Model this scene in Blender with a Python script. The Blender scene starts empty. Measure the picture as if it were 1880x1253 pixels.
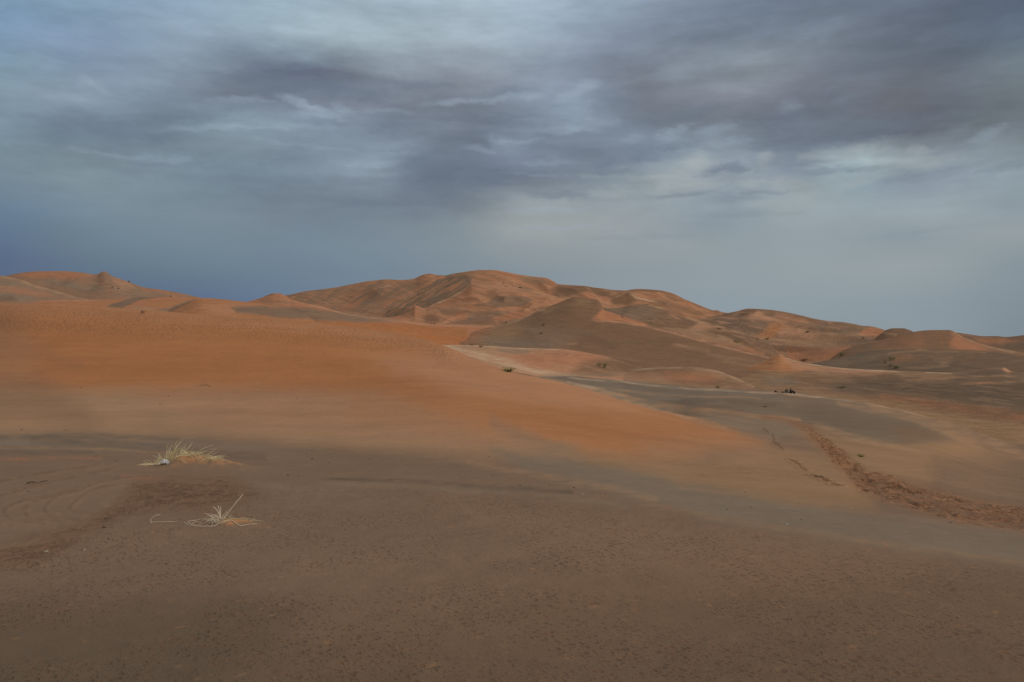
import bpy, bmesh, math, random
import numpy as np
from mathutils import Vector, Matrix

random.seed(4)
sc = bpy.context.scene
col = sc.collection
F = 1461.0                     # focal length of a 28 mm lens, in photo pixels
CX, CY, EYE = 940.0, 626.5, 1.7

# ------------------------------------------------------------------ small maths
def lin(c):
    c = np.asarray(c, float) / 255.0
    return np.where(c <= 0.04045, c / 12.92, ((c + 0.055) / 1.055) ** 2.4)

def zof(py, D):
    return EYE - (np.asarray(py, float) - CY) / F * D

def hermite(xk, yk, xq):
    """monotone cubic through (xk, yk), constant outside"""
    xk = np.asarray(xk, float); yk = np.asarray(yk, float)
    if len(xk) == 1:
        return np.full_like(xq, yk[0], dtype=float)
    h = np.diff(xk); d = np.diff(yk) / h
    m = np.zeros_like(yk); m[0] = d[0]; m[-1] = d[-1]
    for i in range(1, len(xk) - 1):
        if d[i-1] * d[i] > 0:
            w1 = 2*h[i] + h[i-1]; w2 = h[i] + 2*h[i-1]
            m[i] = (w1 + w2) / (w1 / d[i-1] + w2 / d[i])
    xq = np.clip(xq, xk[0], xk[-1])
    i = np.clip(np.searchsorted(xk, xq) - 1, 0, len(h) - 1)
    t = (xq - xk[i]) / h[i]
    return ((2*t**3 - 3*t**2 + 1) * yk[i] + (t**3 - 2*t**2 + t) * h[i] * m[i]
            + (-2*t**3 + 3*t**2) * yk[i+1] + (t**3 - t**2) * h[i] * m[i+1])

def hash2(ix, iy, seed):
    h = (ix.astype(np.int64) * 374761393 + iy.astype(np.int64) * 668265263 + seed * 974634777) & 0x7fffffff
    h = ((h ^ (h >> 13)) * 1274126177) & 0x7fffffff
    return (h ^ (h >> 16)) & 0xffff

def noise2(x, y, seed=0):
    x = np.asarray(x, float); y = np.asarray(y, float)
    ix = np.floor(x); iy = np.floor(y); fx = x - ix; fy = y - iy
    u = fx*fx*fx*(fx*(fx*6-15)+10); v = fy*fy*fy*(fy*(fy*6-15)+10)
    def g(dx, dy):
        a = hash2(ix + dx, iy + dy, seed) * (2*math.pi/65536.0)
        return np.cos(a) * (fx - dx) + np.sin(a) * (fy - dy)
    return 1.5 * ((g(0,0)*(1-u) + g(1,0)*u)*(1-v) + (g(0,1)*(1-u) + g(1,1)*u)*v)

def fbm(x, y, oct=4, seed=0, gain=0.5):
    s = 0; a = 1.0
    for o in range(oct):
        s = s + a * noise2(x * 2**o, y * 2**o, seed + 17*o); a *= gain
    return s

def sstep(a, b, x):
    t = np.clip((x - a) / (b - a), 0, 1)
    return t*t*(3 - 2*t)

# ------------------------------------------------------------------ sand palette (tones as they look, some shading included)
K = 0.66
def tone(r, g, b):
    return lin((r, g, b)) / K
PAL = dict(
    orange=tone(140, 95, 63), deep=tone(134, 85, 51), rust=tone(140, 94, 67), peach=tone(148, 108, 82),
    pink=tone(144, 108, 86), pale=tone(160, 134, 108), tan=tone(137, 106, 79), sandy=tone(127, 98, 71),
    brown=tone(106, 80, 60), umber=tone(99, 75, 57), grey=tone(109, 92, 74), dust=tone(105, 84, 67),
    slate=tone(106, 92, 77), dark=tone(88, 73, 59), dim=tone(84, 70, 56), mauve=tone(118, 91, 71), trail=tone(114, 80, 57), farsand=tone(141, 100, 73),
)

# ------------------------------------------------------------------ painting sand patches, with shading in their tones, on a sheet's vertices
class Sheet:
    pass
SHEETS = []

def poly_mask(px, py, poly, soft):
    P = np.asarray(poly, float)
    x0, y0 = P.min(0) - soft; x1, y1 = P.max(0) + soft
    idx = np.nonzero((px > x0) & (px < x1) & (py > y0) & (py < y1))[0]
    if len(idx) == 0:
        return idx, np.zeros(0)
    x = px[idx]; y = py[idx]
    inside = np.zeros(len(idx), bool); d2 = np.full(len(idx), 1e18)
    n = len(P)
    for i in range(n):
        ax, ay = P[i]; bx, by = P[(i+1) % n]
        if ay != by:
            c = ((ay > y) != (by > y)) & (x < (bx-ax) * (y-ay) / (by-ay) + ax)
            inside ^= c
        vx, vy = bx-ax, by-ay; L = vx*vx + vy*vy + 1e-9
        t = np.clip(((x-ax)*vx + (y-ay)*vy) / L, 0, 1)
        d2 = np.minimum(d2, (x-ax-t*vx)**2 + (y-ay-t*vy)**2)
    d = np.sqrt(d2) * np.where(inside, 1, -1)
    return idx, sstep(-soft, soft, d)

def line_mask(px, py, pts, soft):
    """pts: (x, y, halfwidth)"""
    P = np.asarray(pts, float)
    m = P[:, 2].max() * 2 + soft
    x0, y0 = P[:, :2].min(0) - m; x1, y1 = P[:, :2].max(0) + m
    idx = np.nonzero((px > x0) & (px < x1) & (py > y0) & (py < y1))[0]
    if len(idx) == 0:
        return idx, np.zeros(0)
    x = px[idx]; y = py[idx]; best = np.zeros(len(idx))
    for i in range(len(P) - 1):
        ax, ay, aw = P[i]; bx, by, bw = P[i+1]
        vx, vy = bx-ax, by-ay; L = vx*vx + vy*vy + 1e-9
        t = np.clip(((x-ax)*vx + (y-ay)*vy) / L, 0, 1)
        d = np.sqrt((x-ax-t*vx)**2 + (y-ay-t*vy)**2)
        w = aw + (bw-aw)*t
        best = np.maximum(best, 1 - sstep(w*0.35, w*1.25 + soft, d))
    return idx, best

def new_mesh_obj(name, co, faces, mat, smooth=True, attrs=None):
    me = bpy.data.meshes.new(name)
    nv = len(co)
    me.vertices.add(nv); me.vertices.foreach_set('co', np.ascontiguousarray(co, dtype=np.float32).ravel())
    fl = np.ascontiguousarray(faces, dtype=np.int32); nf, k = fl.shape
    me.loops.add(nf * k); me.loops.foreach_set('vertex_index', fl.ravel())
    me.polygons.add(nf)
    me.polygons.foreach_set('loop_start', np.arange(0, nf*k, k, dtype=np.int32))
    me.polygons.foreach_set('use_smooth', np.full(nf, smooth))
    me.update(calc_edges=True)
    if attrs:
        for an, arr in attrs.items():
            at = me.attributes.new(an, 'FLOAT_COLOR', 'POINT')
            at.data.foreach_set('color', np.ascontiguousarray(arr, dtype=np.float32).ravel())
    me.materials.append(mat)
    o = bpy.data.objects.new(name, me); col.objects.link(o)
    return o

def loft(cols, curves, rows, sharp=()):
    """curves: list of (D[cols], z[cols]); rows: samples per segment. returns D, z  (rows x cols), v parameter"""
    Dk = np.array([c[0] for c in curves]); zk = np.array([c[1] for c in curves])
    K_, N = Dk.shape
    h = np.diff(Dk, axis=0); h = np.maximum(h, 1e-3); d = np.diff(zk, axis=0) / h
    mL = np.zeros_like(zk); mR = np.zeros_like(zk)
    mR[0] = d[0]; mL[-1] = d[-1]
    for i in range(1, K_-1):
        if i in sharp:
            mL[i] = d[i-1]; mR[i] = d[i]; continue
        w1 = 2*h[i] + h[i-1]; w2 = h[i] + 2*h[i-1]
        ok = d[i-1]*d[i] > 1e-12
        with np.errstate(divide='ignore', invalid='ignore'):
            mm = np.where(ok, (w1+w2) / (w1/np.where(ok, d[i-1], 1) + w2/np.where(ok, d[i], 1)), 0)
        mL[i] = mR[i] = mm
    Ds = []; zs = []; vs = []
    for i in range(K_-1):
        n = rows[i]
        for j in range(n + (1 if i == K_-2 else 0)):
            t = j / n
            Ds.append(Dk[i] + h[i]*t)
            zs.append((2*t**3-3*t**2+1)*zk[i] + (t**3-2*t**2+t)*h[i]*mR[i] + (-2*t**3+3*t**2)*zk[i+1] + (t**3-t**2)*h[i]*mL[i+1])
            vs.append(i + t)
    return np.array(Ds), np.array(zs), np.array(vs)

def grid_faces(nr, nc):
    i = np.arange(nr-1)[:, None] * nc + np.arange(nc-1)[None, :]
    return np.stack([i, i+1, i+nc+1, i+nc], -1).reshape(-1, 4)

def make_sheet(name, cols, curves, rows, base, paints, mat, relief=None, sharp=(), warp=(6, 3, 60), streak=None, tex=None):
    D, z, v = loft(cols, curves, rows, sharp)
    X = (cols[None, :] - CX) / F * D
    if relief is not None:
        z = z + relief(X, D, v[:, None] + 0*D)
    px = (cols[None, :] + 0*D).ravel(); py = (CY - F*(z-EYE)/D).ravel()
    wx, wy, wl = warp
    qx = px + wx * fbm(px/wl, py/wl*2.5, 3, 5); qy = py + wy * fbm(px/wl, py/wl*2.5, 3, 9)
    n = len(px)
    C = np.tile(np.append(PAL[base], 1.0), (n, 1)); T = np.zeros((n, 4)); T[:, 3] = 1
    s = Sheet(); s.px, s.py, s.qx, s.qy, s.X, s.Y, s.C, s.T = px, py, qx, qy, X.ravel(), D.ravel(), C, T
    s.v = (v[:, None] + 0*D).ravel()
    for p in paints:
        kind, color, pts, soft = p[:4]; op = p[4] if len(p) > 4 else 1.0
        if kind == 'P':
            idx, m = poly_mask(qx, qy, pts, soft)
        else:
            idx, m = line_mask(px + 0.35*(qx-px), py + 0.35*(qy-py), pts, soft)
            if len(idx):
                br = 0.72 + 0.75*fbm(px[idx]/38.0, py[idx]/7.0, 3, 71)
                m = m * np.clip(br, 0.12, 1.0)
        if len(idx) and len(p) > 5:          # only on the near side ('F') or the far side ('B') of the near dune's crest
            open_ = sstep(1235, 1310, px[idx])
            m = m * (s.v[idx] <= 8.0 + 3*open_ if p[5] == 'F' else s.v[idx] > 8.0 - 3*open_)
        if len(idx):
            m = (m * op)[:, None]
            C[idx, :3] = C[idx, :3]*(1-m) + PAL[color]*m
    if streak:
        streak(s)
    if tex:
        tex(s)
    dz = T[:, 3] - 1
    co = np.stack([X.ravel(), D.ravel(), z.ravel() + dz], -1)
    T[:, 3] = 1
    o = new_mesh_obj(name, co, grid_faces(*D.shape), mat, attrs={'sand': C, 'tex': T})
    o['kind'] = 'structure'
    s.co = co.reshape(D.shape + (3,)); s.cols = cols; s.D = D; s.obj = o
    s.gpy = CY - F*(s.co[:, :, 2]-EYE)/s.co[:, :, 1]
    SHEETS.append(s)
    return s

def cv(cols, pts):
    """curve through (px, py, D)"""
    P = np.asarray(pts, float)
    D = np.exp(hermite(P[:, 0], np.log(P[:, 2]), cols)); py = hermite(P[:, 0], P[:, 1], cols)
    return D, zof(py, D)

def cz(cols, pts):
    """curve through (px, z, D)"""
    P = np.asarray(pts, float)
    return np.exp(hermite(P[:, 0], np.log(P[:, 2]), cols)), hermite(P[:, 0], P[:, 1], cols)

# ------------------------------------------------------------------ node helpers and materials
class NT:
    def __init__(s, tree):
        s.t = tree; s.n = tree.nodes; s.l = tree.links
    def put(s, sock, v):
        if isinstance(v, bpy.types.NodeSocket): s.l.new(v, sock)
        elif v is not None: sock.default_value = v
    def math(s, op, a, b=None, c=None, clamp=False):
        n = s.n.new('ShaderNodeMath'); n.operation = op; n.use_clamp = clamp
        for i, v in enumerate((a, b, c)): s.put(n.inputs[i], v)
        return n.outputs[0]
    def vmath(s, op, a, b=None, scale=None):
        n = s.n.new('ShaderNodeVectorMath'); n.operation = op
        s.put(n.inputs[0], a); s.put(n.inputs[1], b)
        if scale is not None: s.put(n.inputs[3], scale)
        return n.outputs[0]
    def mix(s, f, a, b, mode='MIX'):
        n = s.n.new('ShaderNodeMix'); n.data_type = 'RGBA'; n.blend_type = mode
        s.put(n.inputs[0], f); s.put(n.inputs[6], a); s.put(n.inputs[7], b)
        return n.outputs[2]
    def noise(s, vec, scale, detail=3, rough=0.5, dist=0.0):
        n = s.n.new('ShaderNodeTexNoise'); s.put(n.inputs['Vector'], vec)
        n.inputs['Scale'].default_value = scale; n.inputs['Detail'].default_value = detail
        n.inputs['Roughness'].default_value = rough; n.inputs['Distortion'].default_value = dist
        return n.outputs[0]
    def ramp(s, v, a, b, lo=0.0, hi=1.0, kind='SMOOTHSTEP'):
        n = s.n.new('ShaderNodeMapRange'); n.interpolation_type = kind
        s.put(n.inputs[0], v); s.put(n.inputs[1], a); s.put(n.inputs[2], b); s.put(n.inputs[3], lo); s.put(n.inputs[4], hi)
        return n.outputs[0]
    def mapping(s, vec, rot=(0,0,0), scale=(1,1,1)):
        n = s.n.new('ShaderNodeMapping'); s.put(n.inputs[0], vec)
        n.inputs['Rotation'].default_value = rot; n.inputs['Scale'].default_value = scale
        return n.outputs[0]

def new_mat(name):
    m = bpy.data.materials.new(name); m.use_nodes = True
    t = NT(m.node_tree)
    b = t.n['Principled BSDF']; b.inputs['Specular IOR Level'].default_value = 0.15
    return m, t, b

def sand_material():
    m, t, b = new_mat('sand')
    b.inputs['Roughness'].default_value = 0.95; b.inputs['Specular IOR Level'].default_value = 0.05
    pos = t.n.new('ShaderNodeNewGeometry').outputs['Position']
    a = t.n.new('ShaderNodeAttribute'); a.attribute_name = 'sand'
    x = t.n.new('ShaderNodeAttribute'); x.attribute_name = 'tex'
    sep = t.n.new('ShaderNodeSeparateColor'); t.l.new(x.outputs['Color'], sep.inputs[0])
    pit, tramp, grain = sep.outputs[0], sep.outputs[1], sep.outputs[2]
    c = a.outputs['Color']
    # broad mottling and wind streaks
    n1 = t.noise(t.mapping(pos, (0, 0, 0.35), (0.35, 1.2, 0.6)), 0.35, 5, 0.6)
    c = t.mix(1.0, c, t.ramp(n1, 0.25, 0.75, 0.90, 1.10, 'LINEAR'), 'MULTIPLY')
    n2 = t.noise(pos, 6.0, 4, 0.6)
    c = t.mix(1.0, c, t.ramp(n2, 0.2, 0.8, 0.93, 1.07, 'LINEAR'), 'MULTIPLY')
    n3 = t.noise(pos, 260.0, 2, 0.7)
    c = t.mix(1.0, c, t.ramp(n3, 0.2, 0.8, 0.84, 1.16, 'LINEAR'), 'MULTIPLY')
    # little pits through the coarse grey crust, darker inside, some ringed by redder sand
    pv = t.mapping(t.mapping(pos, (0, 0, math.radians(52))), scale=(0.62, 1.15, 1.0))
    p2 = t.noise(pos, 1.3, 4, 0.6)
    wob = t.n.new('ShaderNodeTexNoise'); t.l.new(pos, wob.inputs['Vector']); wob.inputs['Scale'].default_value = 40.0; wob.inputs['Detail'].default_value = 2.0
    pw = t.vmath('ADD', pv, t.vmath('SCALE', t.vmath('SUBTRACT', wob.outputs['Color'], (0.5, 0.5, 0.5)), scale=0.022))
    def pits(scale, thr, gain):
        vo = t.n.new('ShaderNodeTexVoronoi'); vo.voronoi_dimensions = '2D'; t.l.new(pw, vo.inputs['Vector']); vo.inputs['Scale'].default_value = scale
        sc3 = t.n.new('ShaderNodeSeparateColor'); t.l.new(vo.outputs['Color'], sc3.inputs[0])
        rad = t.math('MULTIPLY', t.math('MAXIMUM', t.math('SUBTRACT', sc3.outputs[0], thr), 0.0), gain)
        d = vo.outputs['Distance']
        h = t.ramp(d, rad, t.math('MULTIPLY', rad, 0.45), 0.0, 1.0)
        ring = t.math('MULTIPLY', t.math('GREATER_THAN', sc3.outputs[1], 0.72), t.math('MULTIPLY', t.math('GREATER_THAN', rad, 0.02), t.ramp(d, t.math('ADD', rad, 0.16), rad, 0.0, 1.0)))
        return h, ring
    h1, r1 = pits(22.0, 0.30, 0.62)
    h2, r2 = pits(41.0, 0.42, 0.60)
    h3, r3 = pits(70.0, 0.40, 0.62)
    patch = t.ramp(p2, 0.30, 0.58, 0.18, 1.0)
    hole = t.math('MULTIPLY', t.math('MAXIMUM', h1, t.math('MAXIMUM', t.math('MULTIPLY', h2, 0.8), t.math('MULTIPLY', h3, 0.6))), t.math('MULTIPLY', patch, pit))
    ring = t.math('MULTIPLY', t.math('MAXIMUM', r1, r2), t.math('MULTIPLY', patch, pit))
    c = t.mix(t.math('MULTIPLY', ring, 0.30), c, (0.27, 0.125, 0.06, 1))
    c = t.mix(t.math('MULTIPLY', hole, 0.50), c, (0.105, 0.066, 0.043, 1))
    # trampled sand: clods of turned-over, darker and brighter orange sand
    k1 = t.noise(t.mapping(pos, (0, 0, 0.2), (0.7, 0.75, 1)), 7.0, 5, 0.7)
    k2 = t.noise(pos, 4.4, 3, 0.6)
    c = t.mix(t.math('MULTIPLY', t.ramp(k1, 0.50, 0.60), t.math('MULTIPLY', tramp, 0.30)), c, (0.125, 0.066, 0.040, 1))
    c = t.mix(t.math('MULTIPLY', t.ramp(k2, 0.5, 0.66), t.math('MULTIPLY', tramp, 0.25)), c, (0.33, 0.185, 0.105, 1))
    # rain-pocked skin near the dune crests
    g3 = t.noise(t.mapping(pos, scale=(1.0, 0.8, 1.0)), 7.5, 3, 0.6)
    c = t.mix(t.math('MULTIPLY', t.ramp(g3, 0.50, 0.62), t.math('MULTIPLY', grain, 0.28)), c, (0.17, 0.085, 0.045, 1))
    t.l.new(c, b.inputs['Base Color'])
    # relief
    g1 = t.noise(pos, 45.0, 4, 0.65)
    g2 = t.noise(t.mapping(pos, (0, 0, 0.3), (0.5, 1.4, 1)), 5.5, 4, 0.6)
    hgt = t.math('MULTIPLY', g1, 0.004)
    hgt = t.math('SUBTRACT', hgt, t.math('MULTIPLY', hole, 0.008))
    hgt = t.math('ADD', hgt, t.math('MULTIPLY', t.math('SUBTRACT', 1.0, g3), t.math('MULTIPLY', grain, 0.13)))
    hgt = t.math('SUBTRACT', hgt, t.math('MULTIPLY', t.math('MULTIPLY', t.ramp(k1, 0.45, 0.6), tramp), 0.032))
    bp = t.n.new('ShaderNodeBump'); bp.inputs['Strength'].default_value = 0.8; bp.inputs['Distance'].default_value = 1.0
    t.l.new(hgt, bp.inputs['Height']); t.l.new(bp.outputs[0], b.inputs['Normal'])
    return m

SAND = sand_material()

def simple_mat(name, c, rough=0.8, var=0.25, scale=20.0, c2=None):
    m, t, b = new_mat(name)
    b.inputs['Roughness'].default_value = rough
    pos = t.n.new('ShaderNodeTexCoord').outputs['Object']
    n = t.noise(pos, scale, 3, 0.6)
    if c2 is None:
        c2 = tuple(v*(1-var) for v in c)
    t.l.new(t.mix(t.ramp(n, 0.3, 0.7), c + (1,), c2 + (1,)), b.inputs['Base Color'])
    return m

STRAW = simple_mat('straw', (0.80, 0.66, 0.40), 0.7, c2=(0.60, 0.47, 0.25), scale=9)
BLEACH = simple_mat('bleached_stem', (0.76, 0.64, 0.46), 0.7, c2=(0.56, 0.44, 0.30), scale=9)
GREENSTRAW = simple_mat('green_straw', (0.78, 0.64, 0.36), 0.7, c2=(0.64, 0.53, 0.30), scale=7)
GREEN = simple_mat('shrub_green', (0.19, 0.21, 0.065), 0.8, c2=(0.12, 0.14, 0.045), scale=3)
OLIVE = simple_mat('olive_green', (0.27, 0.22, 0.09), 0.8, c2=(0.19, 0.165, 0.07), scale=3)
TWIG = simple_mat('dark_twig', (0.15, 0.11, 0.075), 0.85, scale=5)
DRYBRUSH = simple_mat('dry_brush', (0.27, 0.19, 0.11), 0.85, scale=5)
PEBBLE = simple_mat('dark_stone', (0.045, 0.036, 0.030), 0.7, scale=30)
CHALK = simple_mat('pale_stone', (0.44, 0.38, 0.32), 0.7, scale=30)
PLASTIC = simple_mat('pale_plastic', (0.58, 0.54, 0.52), 0.5, c2=(0.34, 0.32, 0.31), scale=25)

# ------------------------------------------------------------------ near ground, the big left dune and the basin up to the pale crest
def span(a, b, st):
    return np.arange(a, b, st, dtype=float)
colsA = np.concatenate([span(-9000, -760, 80), span(-760, -20, 6), span(-20, 1300, 3), span(1300, 1900, 2), span(1900, 2700, 7), span(2700, 11000, 80)])
curvesA = [
    cz(colsA, [(-700, 0.02, 0.35)]),
    cv(colsA, [(-700, 1253, 3.95)]),
    cz(colsA, [(-700, 0.0, 5.0)]),
    cz(colsA, [(0, 0.0, 6.9), (600, 0.0, 6.9), (1300, 0.0, 6.1), (1880, 0.0, 5.5), (2600, 0.0, 5.4)]),
    cv(colsA, [(-700, 845, 11.3), (0, 842, 11.5), (180, 839, 11.7), (300, 862, 10.6), (430, 872, 10.2), (590, 881, 9.9),
               (800, 892, 9.45), (1000, 905, 9.0), (1300, 961, 7.5), (1600, 1003, 6.7), (1880, 1042, 6.15), (2600, 1060, 6.0)]),
    cv(colsA, [(-700, 800, 16), (0, 800, 16), (400, 805, 15.5), (800, 825, 14), (1100, 860, 12.5), (1300, 895, 11.5), (1600, 930, 10.5), (1880, 972, 9.6), (2600, 990, 9.5)]),
    cv(colsA, [(-700, 712, 27), (0, 712, 27), (650, 712, 27), (820, 722, 24.5), (1000, 760, 22.5), (1200, 800, 21), (1300, 815, 20.5), (1400, 830, 20), (1500, 842, 20), (1700, 865, 22), (1880, 905, 22), (2600, 930, 22)]),
    cv(colsA, [(-700, 640, 34), (500, 640, 34), (700, 655, 33), (850, 690, 30), (1000, 727, 27), (1100, 752, 26), (1200, 776, 25), (1300, 789, 26), (1400, 800, 28.5), (1500, 801, 33), (1700, 820, 38), (1880, 874, 34), (2600, 890, 36)]),
    cv(colsA, [(-700, 548, 44), (-200, 552, 43), (0, 556, 42), (160, 562, 42), (300, 572, 41.5), (470, 585, 41), (620, 597, 40), (720, 611, 39), (780, 623, 38), (820, 637, 36),
               (870, 660, 34), (930, 681, 32.5), (990, 694, 31.5), (1070, 714, 31), (1150, 739, 30.5), (1220, 758, 31), (1300, 771, 35), (1400, 768, 46), (1500, 765, 60), (1700, 785, 62), (1880, 850, 48), (2600, 860, 48)]),
    cz(colsA, [(-700, -4, 62), (820, -4, 60), (900, -5, 66), (1000, -6.0, 70), (1100, -6.3, 70), (1200, -5.6, 65), (1300, -3.75, 60), (1400, -4.6, 80), (1500, -5.4, 87), (1700, -5.95, 76), (1880, -6.35, 54.5), (2600, -6.4, 54)]),
    cv(colsA, [(-700, 735, 115), (850, 720, 130), (985, 693.5, 150), (1040, 693, 150), (1100, 697, 150), (1200, 706, 146), (1300, 714, 140), (1423, 720, 130), (1547, 734, 115),
               (1639, 749, 100), (1732, 772, 84), (1809, 803, 70), (1880, 835, 60), (2600, 850, 60)]),
    cz(colsA, [(-700, -11, 180), (1000, -10.5, 210), (1400, -9.6, 180), (1880, -9.4, 90), (2600, -9.4, 90)]),
    cz(colsA, [(-700, -16, 240), (1400, -16, 260), (1880, -15, 150), (2600, -15, 150)]),
]
def reliefA(X, D, v):
    near = sstep(1.0, 6.0, D)
    r = 0.017 * fbm(X/1.3, D/1.5, 4, 3) * (1 - sstep(25, 60, D)*0.5)
    r = r + 0.045 * near * fbm(X/3.5 + D/9, D/7.0, 3, 8) * sstep(3, 14, D) * (1 - sstep(5, 6, v) * (1 - sstep(9.0, 9.5, v)) * 0.6)
    r = r + 0.16 * fbm(X/14.0, D/14.0, 3, 12) * sstep(40, 80, D)
    return r
ORF = [(-760, 540), (0, 540), (300, 555), (620, 575), (780, 600), (830, 622), (990, 672), (1100, 704), (1180, 730), (1240, 757), (1330, 782), (1410, 806), (1370, 822), (1250, 838), (1100, 832), (1000, 815), (850, 775), (690, 722), (400, 713), (-760, 713)]
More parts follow.
